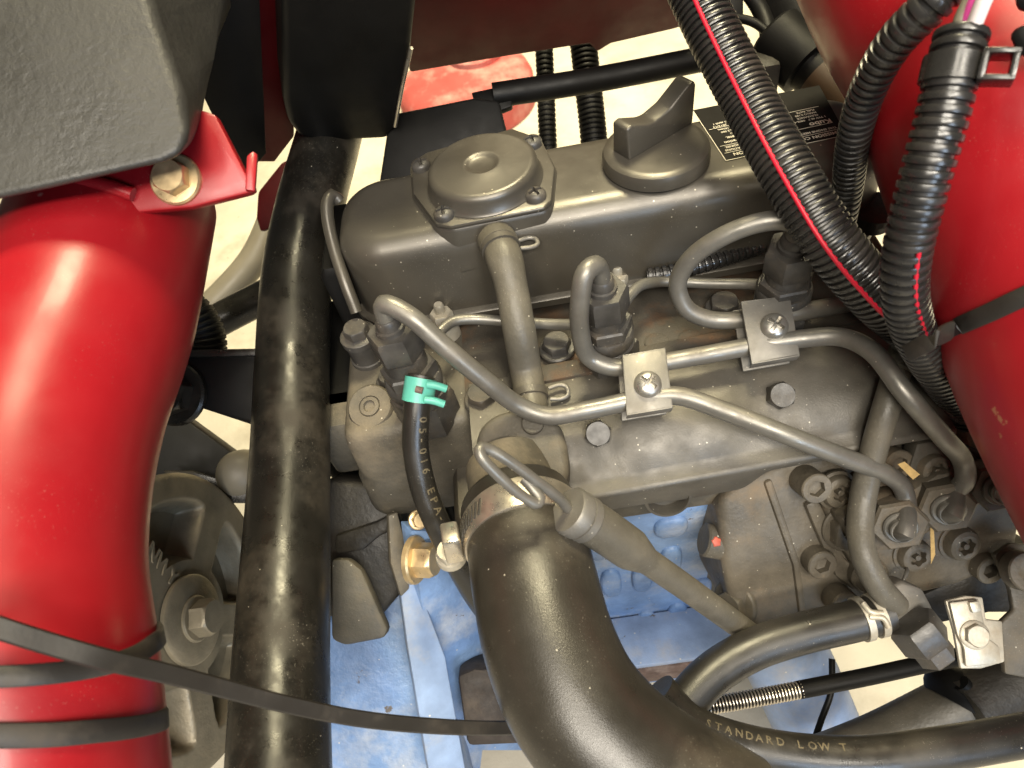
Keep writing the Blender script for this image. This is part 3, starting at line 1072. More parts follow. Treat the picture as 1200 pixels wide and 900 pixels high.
# overflow hose with teal clip
OH = Path([pd(494, 440, 309), pd(491, 458, 309), pd(488, 485, 310), pd(487, 525, 313), pd(497, 575, 317), pd(513, 615, 321), pd(538, 664, 333), pd(570, 715, 350), pd(630, 780, 372)])
o_t = thing('fuel_return_hose', OH.at(OH.L), 'black rubber hose with printed code hanging from the teal clip', 'hose')
tube('hose', None, 5.9, RUBBER, o_t, 24, 2, path=OH)
letters_on_tube('lettering', '05-016 EPA-15', OH, OH.near(pd(487, 486, 310)), 5.9, 5.4, lambda c: (tocam(c) + R * .72).normalized(), HPRINT, o_t, step=4.8)
s_ = OH.near(pd(491, 457, 309))
tc = thing('hose_clip', OH.at(s_), 'teal spring clip pinching the black hose below the leftmost injector', 'hose clip')
bm = bmesh.new()
sweep(bm, OH, [(s_ - 5, 5.9), (s_ - 5, 7.0), (s_ + 5, 7.0), (s_ + 5, 5.9)], 30)
add('band', bm, TEAL, tc)
tt = OH.tan(s_)
sx = (R - tt * R.dot(tt)).normalized()
fx = (tocam(OH.at(s_)) - tt * tocam(OH.at(s_)).dot(tt)).normalized()
for k_ in (-3.2, 3.4):
    bm = bmesh.new()
    pth = Path([OH.at(s_) + tt * k_ + fx * 6.6 + sx * 3, OH.at(s_) + tt * k_ + fx * 6.5 + sx * 7, OH.at(s_) + tt * (k_ + .8) + fx * 5.5 + sx * 11.5])
    sweep(bm, pth, stations(pth, 1.7, .8), 12)
    add('ear', bm, TEAL, tc)
bm = bmesh.new()
pth = Path([OH.at(s_) + fx * 7.0 + sx * (-1.5) - tt * .5, OH.at(s_) + fx * 7.15 + sx * 1.6 - tt * .2])
sweep(bm, pth, stations(pth, 1.5, .8), 10)
add('slot', bm, RUST, tc)

# big intake elbow with its band clamp
EH = Path([pd(595, 545, 322), pd(604, 585, 306), pd(617, 635, 287), pd(628, 690, 272), pd(644, 755, 260), pd(676, 825, 250), pd(738, 892, 244), pd(860, 968, 243)])
eh = thing('intake_hose', EH.at(0), 'large black rubber intake elbow curving across the bottom middle', 'hose')
def er(s):
    return 24.3 + (0.8 if s < 14 else 0)
sE = EH.near(pd(605, 590, 304))
bm = bmesh.new()
sweep(bm, EH, [(sE, 19.0), (sE - .1, 22.8), (sE + .8, 24.2)] + stations(EH, 24.4, 2.0, sE + 2), 56)
add('hose', bm, ELBOW, eh, 50)
s_ = sE + 15.5
bm = bmesh.new()
sweep(bm, EH, stations(EH, 19.5, 2.0, sE - 22, sE + 4), 40)
add('inlet_stub', bm, CAST, IM)
bc = thing('band_clamp', EH.at(s_), 'bright stainless worm-drive clamp round the top of the intake elbow', 'hose clamp')
bm = bmesh.new()
sweep(bm, EH, [(s_ - 6.2, 24.6), (s_ - 6.2, 25.3), (s_ - 5.4, 25.9), (s_ + 5.4, 25.5), (s_ + 6.2, 25.1), (s_ + 6.2, 24.2)], 72, cap=False)
add('band', bm, BAND, bc)
c = EH.at(s_)
tt = EH.tan(s_)
fx = (tocam(c) - tt * tocam(c).dot(tt)).normalized()
lx = tt.cross(fx)
if lx.dot(R) > 0:
    lx = -lx
for i in range(9):
    a = rad(34 + i * 5.2)
    o_ = fx * math.cos(a) + lx * math.sin(a)
    tg = -fx * math.sin(a) + lx * math.cos(a)
    rm = Matrix((tg, (tt + tg * .35).normalized(), o_)).transposed()
    bm = bmesh.new()
    box(bm, c + o_ * 26.0, .45, 3.6, .35, .15, rm, 1)
    add('worm_slot', bm, DARKCAST, bc)
a = rad(86)
o_ = fx * math.cos(a) + lx * math.sin(a)
tg = -fx * math.sin(a) + lx * math.cos(a)
rm = Matrix((tg, tt, o_)).transposed()
bm = bmesh.new()
box(bm, c + o_ * 29.5 - tg * 4 + tt * 1, 7, 5.5, 3.6, 1.2, rm)
add('screw_housing', bm, BAND, bc)
hp = pd(529, 652, 296)
inst('screw', hexbolt_mesh(5.6, 6.5, 6.6, 2.2, ZINC), hp, (tocam(hp) + U * .55 - R * .25), bc, .2)
bm = bmesh.new()
pth = Path([hp, c + o_ * 29 + tg * 1])
sweep(bm, pth, stations(pth, 3.4, 1.5), 14)
add('screw_shank', bm, BAND, bc)

# dipstick in front of it
dk = thing('dipstick', pd(880, 740, 332), 'oil dipstick with looped wire handle leaning across the intake elbow', 'dipstick')
DS = Path([pd(672, 601, 266), pd(700, 617, 272), pd(745, 648, 285), pd(800, 686, 303), pd(850, 722, 322), pd(905, 762, 345)])
sA = DS.near(pd(745, 648, 285))
tube('sheath', None, lambda s: 8.6 if s < sA - 4 else (5.6 if s > sA + 8 else 8.6 - 3.0 * (s - sA + 4) / 12), HOSEG, dk, 28, 1.5, path=DS)
d0 = -(DS.tan(0))
bm = bmesh.new()
lathe(bm, [(8.4, -9), (9.2, -8), (9.2, -4.6), (8.6, -4.4), (8.6, -3.8), (9.4, -3.6), (9.4, 1), (8.6, 2.2), (3, 2.4)], DS.at(0) + d0 * 1.0, d0, 36)
add('stopper', bm, CLAMPM, dk)
HPt = Path([DS.at(0) + d0 * 2, pd(655, 584, 258), pd(625, 561, 250), pd(592, 537, 244), pd(572, 526, 242), pd(562, 525, 240), pd(564, 535, 239), pd(588, 561, 242), pd(616, 584, 247), pd(629, 590, 249), pd(633, 585, 250), pd(623, 571, 251), pd(614, 561, 252)])
tube('handle_loop', None, 2.0, PIPE, dk, 14, 1.0, path=HPt)

# steel feed pipe standing in front of the pump
fp = thing('feed_pipe', pd(1055, 712, 318), 'rough grey pipe standing upright in front of the injection pump', 'pipe')
tube('pipe', [pd(1060, 412, 305), pd(1050, 440, 304), pd(1036, 486, 303), pd(1022, 536, 309), pd(1012, 580, 314), pd(1008, 615, 313), pd(1012, 650, 309), pd(1028, 684, 310), pd(1050, 710, 316)], 5.6, HOSEG, fp, 24, 2)
bm = bmesh.new()
a, b_ = pd(1062, 408, 305), pd(1053, 432, 304)
lathe(bm, [(6, 0), (6.6, 1), (6.6, (b_ - a).length), (5.8, (b_ - a).length + 1)], a, b_ - a, 28)
add('sleeve', bm, HOSEG, fp)

# banjo fitting + fuel hose
bj = thing('banjo_fitting', pd(1070, 730, 318), 'grey banjo fitting with two stacked hex heads under the feed pipe', 'pipe fitting')
PJ = Plane(pd(1058, 712, 318), (.05, -.6, .8))
plate('body', [(1018, 708), (1040, 688), (1058, 680), (1082, 690), (1096, 716), (1090, 735), (1062, 742), (1038, 738)], PJ, 12, PIPE, bj, 2)
a, b_ = pd(1066, 728, 312), pd(1088, 756, 312)
bm = bmesh.new()
hexnut_bm(bm, a, b_, 11, .1)
add('hex_nut', bm, BOLT, bj)
bm = bmesh.new()
c_ = b_ + (b_ - a).normalized() * 8
hexnut_bm(bm, b_, c_, 8.2, .12)
add('hex_head', bm, BOLT, bj)
FH = Path([pd(770, 880, 300), pd(795, 835, 306), pd(832, 792, 312), pd(880, 762, 316), pd(940, 742, 318), pd(1000, 728, 319), pd(1040, 717, 319)])
tube('fuel_hose', None, 9.0, RUBBER, None, 30, 2, path=FH, label='glossy black fuel hose curving up to the banjo fitting', cat='hose')
s_ = FH.near(pd(1018, 724, 319))
fc = thing('hose_clip', FH.at(s_), 'pale zinc spring clip on the end of the black fuel hose', 'hose clip')
for k_ in (-3.0, 3.4):
    bm = bmesh.new()
    sweep(bm, FH, [(s_ + k_ - 1.6, 9), (s_ + k_ - 1.6, 9.9), (s_ + k_ + 1.6, 9.9), (s_ + k_ + 1.6, 9)], 30)
    add('band', bm, ZINC, fc)
tt = FH.tan(s_)
fx = (tocam(FH.at(s_)) - tt * tocam(FH.at(s_)).dot(tt)).normalized()
dn = tt.cross(fx)
for a0, sg in ((0, 1), (-1, -1)):
    pth = Path([FH.at(s_) + fx * 9.9 + tt * (-3 * sg), FH.at(s_) + fx * 10.4 + tt * (2 * sg) + dn * 2 * sg, FH.at(s_) + fx * 9.2 + tt * (3 * sg) + dn * 6 * sg])
    bm = bmesh.new()
    sweep(bm, pth, stations(pth, 1.3, .8), 10)
    add('ear', bm, ZINC, fc)

# control cable with spring, and its bracket
CC = Path([pd(770, 836, 322), pd(850, 824, 324), pd(950, 806, 326), pd(1040, 788, 328), pd(1120, 770, 330), pd(1215, 750, 332)])
cc_ = thing('control_cable', CC.at(0), 'black control cable with a coiled spring end along the bottom', 'cable')
sS = CC.near(pd(945, 806, 326))
tube('sheath', None, 4.0, BLACKS, cc_, 18, 3, path=Path([CC.at(sS - 3), CC.at(sS + 30), CC.at(sS + 60), CC.at(CC.L)]))
ribbed('spring', CC, 4.0, 1.55, BAND, cc_, depth=.22, seg=16, s1=sS, duty=.4)
tube('core', None, 3.45, BLACKS, cc_, 12, 3, path=Path([CC.at(0), CC.at(sS * .5), CC.at(sS)]))
cb = thing('cable_bracket', pd(1145, 780, 322), 'corroded zinc cable bracket with a square clip and nut at lower right', 'bracket')
PK = Plane(pd(1142, 742, 318), (.0, -.5, .85))
plate('back_plate', [(1108, 704), (1132, 698), (1152, 700), (1156, 726), (1175, 728), (1178, 776), (1150, 784), (1126, 784), (1118, 740)], PK, 2.5, ZINC, cb, .8)
plate('clip', [(1113, 706), (1148, 702), (1158, 748), (1172, 758), (1174, 778), (1132, 782), (1130, 760), (1122, 744)], PK, 2.2, ZINC, cb, .9, h=2.6)
plate('tongue', [(1136, 706), (1148, 704), (1152, 716), (1140, 719)], PK, 2, ZINC, cb, .6, h=4.4)
inst('nut', hexbolt_mesh(5.2, 3.4, 6.4, .8, ZINC), PK.at(1142, 744, 2.6), PK.n, cb, .3)
plate('bracket_arm', [(1165, 650), (1185, 636), (1230, 640), (1230, 800), (1178, 790), (1172, 730), (1188, 715), (1184, 690)], Plane(pd(1190, 720, 326), (0, -.5, .85)), 4, CAST, cb, 1.2)
inst('bolt', socket_mesh(9, 7, PUMPM, False), pd(1196, 668, 322), (0, -.5, .85), cb)

# lower right pipes and hoses
tube('lower_hose', [pd(760, 800, 300), pd(800, 845, 298), pd(850, 868, 297), pd(920, 880, 296), pd(1000, 884, 296), pd(1100, 876, 297), pd(1220, 862, 300)], 8.6, RUBBER, None, 28, 2,
     label='long black rubber hose sweeping along the bottom right edge', cat='hose', path=(LH := Path([pd(770, 810, 300), pd(806, 848, 299), pd(860, 870, 298), pd(930, 884, 297), pd(1010, 888, 296), pd(1100, 878, 297), pd(1220, 858, 300)])))
lo_ = [o for o in col.objects if o.name == 'lower_hose'][0]
letters_on_tube('lettering', 'STANDARD LOW T', LH, LH.near(pd(816, 853, 299)), 8.6, 4.6, lambda c: (tocam(c) + U * .75).normalized(), HPRINT, lo_, step=4.5)
lp_ = thing('drain_pipe', pd(980, 890, 372), 'dark tube with a rounded rubber end below the cable bracket', 'pipe')
tube('tube', [pd(940, 905, 372), pd(1030, 870, 366), pd(1100, 836, 360), pd(1128, 822, 358)], 14, HOSEG, lp_, 30, 3)
bm = bmesh.new()
a = pd(1124, 818, 357)
lathe(bm, [(15, -4), (17, 0), (17.5, 4), (16, 9), (11, 13), (4, 14.5)], a, V(.5, .55, .25), 34)
add('rubber_end', bm, BLACKS, lp_)
tube('link_rod', [pd(1126, 800, 345), pd(1160, 830, 345), pd(1215, 868, 348)], 4, BLACKS, None, 14, 3, label='thin black rod slanting past the rubber tube end at lower right', cat='rod')
tube('axle_tube', [pd(900, 730, 440), pd(935, 800, 452), pd(975, 890, 470), pd(1010, 960, 485)], 27, BLUEP, None, 40, 4, label='pale blue-grey metal tube standing below the fuel hose', cat='tube')
tube('thin_wire', [pd(975, 772, 400), pd(974, 810, 395), pd(962, 845, 392), pd(950, 880, 390)], 1.8, BLACKS, None, 10, 2, label='thin dark wire hanging in front of the pale tube', cat='wire')
tube('lower_rail', [pd(1130, 830, 350), pd(1180, 800, 352), pd(1240, 770, 355)], 16, DARKCAST, None, 30, 4, label='dark sooty rail behind the cable bracket at the right edge', cat='rail')

# straw bits on the pump
for i, (pts, lab) in enumerate(((((1052, 544), (1060, 541), (1078, 556), (1070, 562)), 'short flat piece of straw caught above the pump unions'), (((1090, 612), (1094, 612), (1096, 650), (1091, 661)), 'dry blade of straw hanging below the pump unions'))):
    plate('straw', pts, Plane(PP.at(pts[0][0], pts[0][1], 24 if i == 0 else 16), tocam(PP.at(*pts[0])) + V(.2, .1, 0)), .5, STRAW, None, 0, label=lab, cat='straw')
tube('wire_clip', [PP.at(1062, 662, 6), PP.at(1062, 672, 14), PP.at(1056, 684, 16), PP.at(1052, 680, 12)], .9, PIPE, None, 8, 1, label='small bent wire clip beside the feed pipe', cat='clip')

# ================================================================== frame and bodywork
# red frame tube, left
RT = Path([pd(142, 236, 304), pd(127, 290, 290), pd(100, 380, 270), pd(58, 480, 252), pd(30, 580, 237), pd(18, 680, 226), pd(26, 800, 216), pd(38, 960, 210)])
rt = thing('red_frame_tube', RT.at(RT.L), 'thick glossy red frame tube bending down the left side', 'frame tube', 'red frame tubes')
tube('tube', None, 38, RED, rt, 64, 3, path=RT)
PB_ = Plane(pd(190, 200, 262), (.05, -.62, .72))
plate('bracket_plate', [(40, 262), (60, 205), (120, 150), (235, 128), (252, 134), (284, 196), (298, 222), (292, 226), (225, 243), (130, 252)], PB_, 5, RED, rt, 1.2)
plate('bracket_lip', [(287, 222), (289, 182), (296, 176), (302, 180), (299, 224)], Plane(pd(294, 200, 261), (.3, -.5, .7)), 3, RED, rt, .8)
wb = Path([PB_.at(56, 234, 2), PB_.at(66, 220, 3), PB_.at(95, 214, 3.5), PB_.at(130, 219, 3), PB_.at(156, 228, 2)])
tube('weld_bead', None, 2.6, RED, rt, 14, .8, path=wb)
inst('flange_bolt', hexbolt_mesh(6.6, 7.5, 9.4, 2.0, GOLD), PB_.at(207, 211, .2), PB_.n, None, .35, label='yellow zinc flange bolt in the red bracket at upper left', cat='bolt')

# textured black panel, upper left
fr = [pd(-120, -90, 236), pd(150, -90, 240), pd(182, 20, 240), pd(214, 110, 239), pd(224, 155, 238), pd(214, 182, 237), pd(190, 192, 236), pd(60, 222, 232), pd(-120, 262, 228)]
bk = [pd(-120, -90, 300), pd(275, -90, 300), pd(268, 0, 296), pd(252, 80, 280), pd(236, 140, 266), pd(226, 170, 260), pd(205, 182, 258), pd(60, 205, 255), pd(-120, 235, 255)]
add('body_panel', poly_prism(bmesh.new(), fr, bk, 4.0, 5), WRINKLE, label='textured black body panel covering the upper left corner', cat='panel')

# black frame tube
BT = Path([pd(402, 60, 480), pd(388, 150, 445), pd(364, 240, 420), pd(349, 320, 402), pd(343, 420, 385), pd(340, 540, 355), pd(334, 680, 315), pd(329, 800, 288), pd(326, 960, 258)])
tube('black_frame_tube', None, lambda s: 19.6, BLACKT, None, 48, 3, path=BT, label='scuffed black frame tube running upright left of the engine', cat='frame tube')
bkt = thing('mounting_bracket', pd(250, 490, 380), 'black welded bracket with a big bolt bridging the red and black tubes', 'bracket')
Pk = Plane(pd(255, 450, 378), (.1, -.55, .8))
plate('plate', [(196, 414), (312, 412), (318, 500), (296, 498), (235, 478), (190, 490)], Pk, 6, BLACKS, bkt, 1.2)
plate('top_edge', [(196, 410), (310, 408), (312, 417), (196, 419)], Pk, 26, BLACKT, bkt, 1, h=3)
inst('bolt', hexbolt_mesh(12, 12, 17, 3, BLACKT), Pk.at(208, 462), Pk.n + V(-.2, 0, 0), bkt, .3)

# black housing and shade-coloured red plate, top left
Ph = Plane(pd(410, 130, 400), (.05, -.85, -.38))  # face leans forward and runs on above the frame to shade itself
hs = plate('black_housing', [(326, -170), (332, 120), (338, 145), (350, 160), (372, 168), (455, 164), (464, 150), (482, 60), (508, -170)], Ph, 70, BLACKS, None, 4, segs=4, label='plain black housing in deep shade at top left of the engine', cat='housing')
bm = bmesh.new()
pe = Path([Ph.at(482, 56, .5), Ph.at(472, 100, .5), Ph.at(463, 148, .5)])
sweep(bm, pe, stations(pe, 1.1, 4), 8)
add('worn_edge', bm, BAND, hs)
plate('red_side_plate', [(215, -150), (345, -150), (345, 160), (322, 190), (300, 190), (246, 130), (225, 40)], Plane(pd(300, 150, 430), (.25, -.85, -.35)), 6, RED_SHADE, None, 1, label='red side plate darkened for shadow between the panel and the black housing', cat='plate')  # shadow is put into the dark red colour
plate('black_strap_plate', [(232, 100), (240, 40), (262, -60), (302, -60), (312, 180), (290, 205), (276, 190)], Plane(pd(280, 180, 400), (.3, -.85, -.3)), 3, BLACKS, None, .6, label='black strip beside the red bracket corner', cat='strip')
plate('red_fender', [(300, 255), (302, 225), (330, 190), (360, 180), (360, 330), (322, 300), (316, 268), (305, 272)], Plane(pd(325, 230, 520), (.1, -.6, .5)), 8, RED_SHADE, None, 2, label='red fender corner showing behind the black tube', cat='fender')

# top crossmember and bits behind the engine
cm = plate('red_crossmember', [(462, -150), (850, -150), (812, 28), (790, 35), (716, 52), (700, 62), (690, 52), (600, 66), (480, 86)], Plane(pd(640, 60, 470), (0, -.85, -.42)), 60, RED_SHADE, None, 2, label='red crossmember, darkened for shade, along the top behind the engine', cat='crossmember')  # overhangs past the frame top to shade itself; shade also in the colour
plate('gusset', [(478, 66), (488, 20), (520, 8), (536, 24), (532, 40)], Plane(pd(505, 35, 450), (0, -.85, -.42)), 4, BLACKS, cm, 1)
inst('bolt', hexbolt_mesh(7, 6, 10, 2, BLACKS), pd(512, 24, 449), (0, -.85, -.42), cm)
rod = thing('tie_rod', pd(600, 112, 440), 'black tie rod with a flattened end behind the valve cover', 'rod')
tube('rod', [pd(578, 112, 440), pd(700, 93, 440), pd(860, 62, 440)], 7.5, BLACKS, rod, 18, 5)
plate('end_tab', [(552, 108), (580, 102), (600, 104), (600, 124), (585, 130), (556, 118)], Plane(pd(575, 115, 438), (0, -.4, .8)), 5, BLACKS, rod, 1)
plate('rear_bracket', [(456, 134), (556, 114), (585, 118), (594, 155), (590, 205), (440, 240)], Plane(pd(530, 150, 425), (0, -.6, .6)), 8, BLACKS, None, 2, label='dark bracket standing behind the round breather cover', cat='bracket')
for x0, x1, r_, lab in ((636, 642, 7.2, 'narrow black ribbed hose dropping behind the tie rod'), (680, 696, 10.8, 'wider black ribbed hose dropping behind the tie rod')):
    ribbed('ribbed_hose', Path([pd(x0, 20, 560), pd((x0 + x1) / 2, 90, 560), pd(x1, 165, 560), pd(x1 + 4, 240, 560)]), r_, 4, BLACKS, depth=.12, seg=16, label=lab, cat='hose', group='ribbed hoses behind the engine')
wc0 = pz(548, 112, -430)
wh = thing('red_drum', wc0, 'red drum out of focus on the floor behind the engine', 'drum')
bm = bmesh.new()
lathe(bm, [(118, -18), (118, 20), (112, 34), (95, 44), (60, 50), (20, 52)], wc0, (0, 0, 1), 56)
add('shell', bm, FADED, wh)
bm = bmesh.new()
lathe(bm, [(46, 46), (46, 60), (38, 68), (10, 70)], wc0 + V(25, 30, 0), (0, 0, 1), 32)
add('lid', bm, FADED, wh)
# left gap: rods and a hose
tube('steering_rod', [pd(215, 398, 470), pd(262, 372, 470), pd(345, 330, 470)], 11, BLACKT, None, 24, 5, label='black steering rod crossing the gap between the red and black tubes', cat='rod')
ribbed('air_hose', Path([pd(200, 350, 400), pd(228, 372, 402), pd(240, 400, 405), pd(236, 440, 410)]), 12, 2.6, BLACKS, depth=.08, seg=24, label='black ribbed hose peeking out beside the red tube', cat='hose')
tube('grey_pipe', [pd(232, 372, 640), pd(262, 345, 640), pd(300, 300, 640), pd(330, 230, 640)], 13, WIREG, None, 20, 5, label='grey pipe lying on the floor beyond the black tube', cat='pipe')
plate('suspension_arm', [(165, 488), (200, 478), (292, 545), (300, 580), (170, 610)], Plane(pd(230, 545, 478), (.1, -.6, .75)), 14, BLACKS, None, 2, label='dark lower arm under the welded bracket', cat='arm')
plate('support_strip', [(190, 552), (225, 552), (298, 572), (298, 590), (240, 590)], Plane(pd(245, 570, 462), (.1, -.6, .75)), 4, BLACKT, None, 1, label='thin black support strip above the cast wheel', cat='strip')
bm = bmesh.new()
lathe(bm, [(16, -10), (16, 0), (13, 8), (7, 12), (2, 13)], pd(281, 556, 470), (.1, -.6, .75), 30)
add('round_cap', bm, WIREG, None, label='small grey rounded cap next to the black tube', cat='cap')

# cast wheel, lower left
wc = pd(222, 726, 402)
wx = V(1, -.06, .10).normalized()
wl = thing('cast_wheel', wc, 'cast metal pulley wheel with spokes and raised letters at lower left', 'wheel')
xa, ya, za = axis_frame(wx, U)
def wp(r, a, h=0):
    return wc + xa * (r * math.cos(a)) + ya * (r * math.sin(a)) + za * h
bm = bmesh.new()
NS = 360
def sstep(a_, b_, v_):
    k_ = min(1, max(0, (v_ - a_) / (b_ - a_)))
    return k_ * k_ * (3 - 2 * k_)
def wheel_h(r_, t_):
    best_ = 0
    for i_ in range(5):
        dth = abs((t_ - rad(72 * i_) + math.pi) % (2 * math.pi) - math.pi)
        edge = (rad(36) - dth) * r_ - 9.0          # distance to the side of the spoke
        d_ = min(edge, r_ - 33, 69 - r_)
        # rounded corners
        d_ -= 3.0 * max(0, 1 - min(max(edge, 0), 8) / 8) * max(0, 1 - min(max(69 - r_, 0), 8) / 8)
        best_ = max(best_, sstep(0.0, 6.0, d_))
    return -17 * best_
lp = [[wp(84, 2 * math.pi * i_ / NS, -28) for i_ in range(NS)], [wp(84, 2 * math.pi * i_ / NS, -1.5) for i_ in range(NS)], [wp(82.6, 2 * math.pi * i_ / NS, 0) for i_ in range(NS)]]
for k_ in range(46):
    r_ = 80 - k_ * 1.3
    lp.append([wp(r_, 2 * math.pi * i_ / NS, wheel_h(r_, 2 * math.pi * i_ / NS)) for i_ in range(NS)])
rings(bm, lp)
add('spoked_disc', bm, WHEELM, wl, 60)
bm = bmesh.new()
lathe(bm, [(25, .5), (25, 3), (23.5, 4.2), (12, 4.4)], wc, wx, 48, xdir=U)
add('washer', bm, WHEELM, wl)
inst('bolt', hexbolt_mesh(10.5, 12, 13, 2, WHEELM), wc + za * 4, wx, wl, .4)
# raised letters along the spoke that points up and away
a = rad(28)
best = None
for i in range(5):
    ai = rad(36 + 72 * i)
    p = wp(50, ai)
    q_ = p - CAM
    sx_, sy_ = 600 + FPX * q_.dot(R) / q_.dot(F), 450 - FPX * q_.dot(U) / q_.dot(F)
    dd = math.hypot(sx_ - 200, sy_ - 645)
    if best is None or dd < best[0]:
        best = (dd, ai)
ai = best[1]
u_ = xa * math.cos(ai) + ya * math.sin(ai)
w_ = za.cross(u_)
lettering('raised_letters', [('YANWY', 0, 0, 12)], wc + u_ * 68 + w_ * -4 + za * .9, -u_, -w_, WHEELM, wl, ext=.5)

# ================================================================== right side: red tube, looms
RR = Path([pd(1055, -110, 285), pd(1100, -20, 275), pd(1158, 70, 262), pd(1197, 170, 252), pd(1246, 290, 246), pd(1296, 420, 242), pd(1360, 550, 238), pd(1440, 700, 236)])
rr_ = tube('red_frame_tube', None, 46, RED, None, 72, 3, path=RR, label='thick glossy red frame tube slanting down the right side', cat='frame tube', group='red frame tubes')

L1 = Path([pd(795, -50, 300), pd(832, 30, 296), pd(878, 120, 292), pd(925, 205, 281), pd(975, 285, 277), pd(1026, 345, 283), pd(1072, 388, 298), pd(1105, 432, 308), pd(1148, 488, 320)])
l1 = thing('wire_loom', L1.at(0), 'widest ribbed black wire loom with a red wire showing, lying across the valve cover', 'wire loom', 'ribbed wire looms')
ribbed('sleeve', L1, 11.0, 2.75, PLASTIC, l1, depth=.13, seg=30)
wpts = []
for i in range(40):
    d = L1.L * (.02 + .72 * i / 39)
    c = L1.at(d)
    tt = L1.tan(d)
    fx = (tocam(c) - tt * tocam(c).dot(tt)).normalized()
    sx = tt.cross(fx)
    if sx.dot(R) > 0:
        sx = -sx
    an = rad(4 + 14 * i / 39)
    wpts.append(c + (fx * math.cos(an) + sx * math.sin(an)) * 10.3)
tube('red_wire', None, 1.05, WIRER, l1, 10, 2, path=Path(wpts, 3))
L2 = Path([pd(1150, -60, 210), pd(1096, 0, 214), pd(1048, 50, 228), pd(1016, 108, 248), pd(1000, 165, 270), pd(993, 220, 296), pd(985, 262, 312)])
ribbed('wire_loom', L2, 6.3, 3.3, PLASTIC, depth=.16, seg=22, label='slim ribbed black wire loom curving down in front of the red tube', cat='wire loom', group='ribbed wire looms')
L3 = Path([pd(1128, 36, 208), pd(1117, 80, 209), pd(1103, 140, 212), pd(1082, 215, 218), pd(1064, 290, 228), pd(1060, 340, 238), pd(1068, 380, 252), pd(1085, 415, 268), pd(1108, 450, 286), pd(1135, 480, 306)])
l3 = thing('wire_loom', L3.at(0), 'ribbed black wire loom with a clip on top, hanging along the red tube', 'wire loom', 'ribbed wire looms')
ribbed('sleeve', L3, 7.6, 3.55, PLASTIC, l3, depth=.17, seg=24)
wpts = []
for i in range(20):
    d = L3.near(pd(1066, 285, 228)) + i * 2.2
    c = L3.at(d)
    tt = L3.tan(d)
    fx = (tocam(c) - tt * tocam(c).dot(tt)).normalized()
    sx = tt.cross(fx)
    if sx.dot(R) < 0:
        sx = -sx
    wpts.append(c + (fx * math.cos(.5) + sx * math.sin(.5)) * 6.8)
tube('red_wire', None, .8, WIRER, l3, 8, 2, path=Path(wpts, 3))
# zip tie head on loom 3
s_ = L3.near(pd(1117, 82, 209))
ck = thing('cable_tie', L3.at(s_), 'glossy black cable tie with a square head round the upper loom', 'cable tie')
bm = bmesh.new()
sweep(bm, L3, [(s_ - 3.4, 7), (s_ - 3.4, 8.6), (s_ + 3.4, 8.6), (s_ + 3.4, 7)], 28)
add('band', bm, PLASTIC, ck)
c = L3.at(s_)
tt = L3.tan(s_)
fx = (tocam(c) - tt * tocam(c).dot(tt)).normalized()
sx = fx.cross(tt)
if sx.dot(R) < 0:
    sx = -sx
rm = Matrix((sx, tt, sx.cross(tt))).transposed()
bm = bmesh.new()
for off, hy, hx in ((-3.6, .8, 4.5), (3.6, .8, 4.5)):
    box(bm, c + sx * 11 + tt * off + fx * 4, hx, hy, 4, .4, rm)
box(bm, c + sx * 14.6 + fx * 4, .9, 4.2, 4, .4, rm)
box(bm, c + sx * 7.2 + fx * 4, .9, 4.2, 4, .4, rm)
add('head', bm, PLASTIC, ck)
# wires out of the loom
wires = (('pink_wire', WIREP, [(1130, 52, 208), (1138, 20, 204), (1152, -10, 200), (1170, -40, 198)], 2.6, 'pink wire coming out of the top of the clipped loom'),
         ('white_wire', WIREW, [(1134, 50, 206), (1146, 18, 201), (1160, -12, 197), (1185, -40, 194)], 2.2, 'white wire coming out of the top of the clipped loom'),
         ('grey_wire', WIREG, [(1122, 50, 208), (1124, 28, 206), (1134, 4, 204), (1150, -30, 202)], 1.9, 'grey wire coming out of the top of the clipped loom'))
for nm, m_, pts, r_, lab in wires:
    tube(nm, [pd(*p) for p in pts], r_, m_, None, 12, 1.5, label=lab, cat='wire')
# dark plug at the right edge
pg = camp = Plane(pd(1192, 50, 205), -ray(1192, 50))
plate('connector', [(1182, 40), (1198, 28), (1240, 40), (1240, 70), (1194, 66)], pg, 8, BLACKS, None, 1.5, label='dark plug at the right edge beside the pink wire', cat='connector', group='connectors')
plate('connector', [(1188, -10), (1230, -10), (1230, 16), (1192, 12)], pg, 8, BLACKS, None, 1.5, label='dark plug in the upper right corner', cat='connector', group='connectors')
# connectors and wiring behind the wide loom
cn = thing('connector', pd(930, 70, 400), 'black cylindrical plug behind the wide loom at top right', 'connector', 'connectors')
a, b_ = pd(905, 40, 410), pd(965, 95, 400)
bm = bmesh.new()
lathe(bm, [(15, 0), (17, 2), (17, (b_ - a).length * .7), (13, (b_ - a).length * .72), (13, (b_ - a).length)], a, b_ - a, 30)
add('plug_body', bm, BLACKS, cn)
bm = bmesh.new()
lathe(bm, [(14, (b_ - a).length * .9), (14, (b_ - a).length * 1.5), (12, (b_ - a).length * 1.52)], a, b_ - a, 30)
add('brass_collar', bm, mat('dull_brass', (.055, .03, .014), .55), cn)
tube('dark_wire', [pd(838, 20, 420), pd(880, 25, 420), pd(905, 45, 415), pd(915, 70, 410)], 2.6, BLACKS, None, 10, 2, label='dark wire bending behind the wide loom at the top', cat='wire', group='dark wires at the top right')
tube('dark_wire', [pd(870, -20, 430), pd(890, 10, 430), pd(900, 40, 425), pd(895, 72, 420)], 5, BLACKS, None, 12, 2, label='thick dark wire dropping beside the black plug', cat='wire', group='dark wires at the top right')
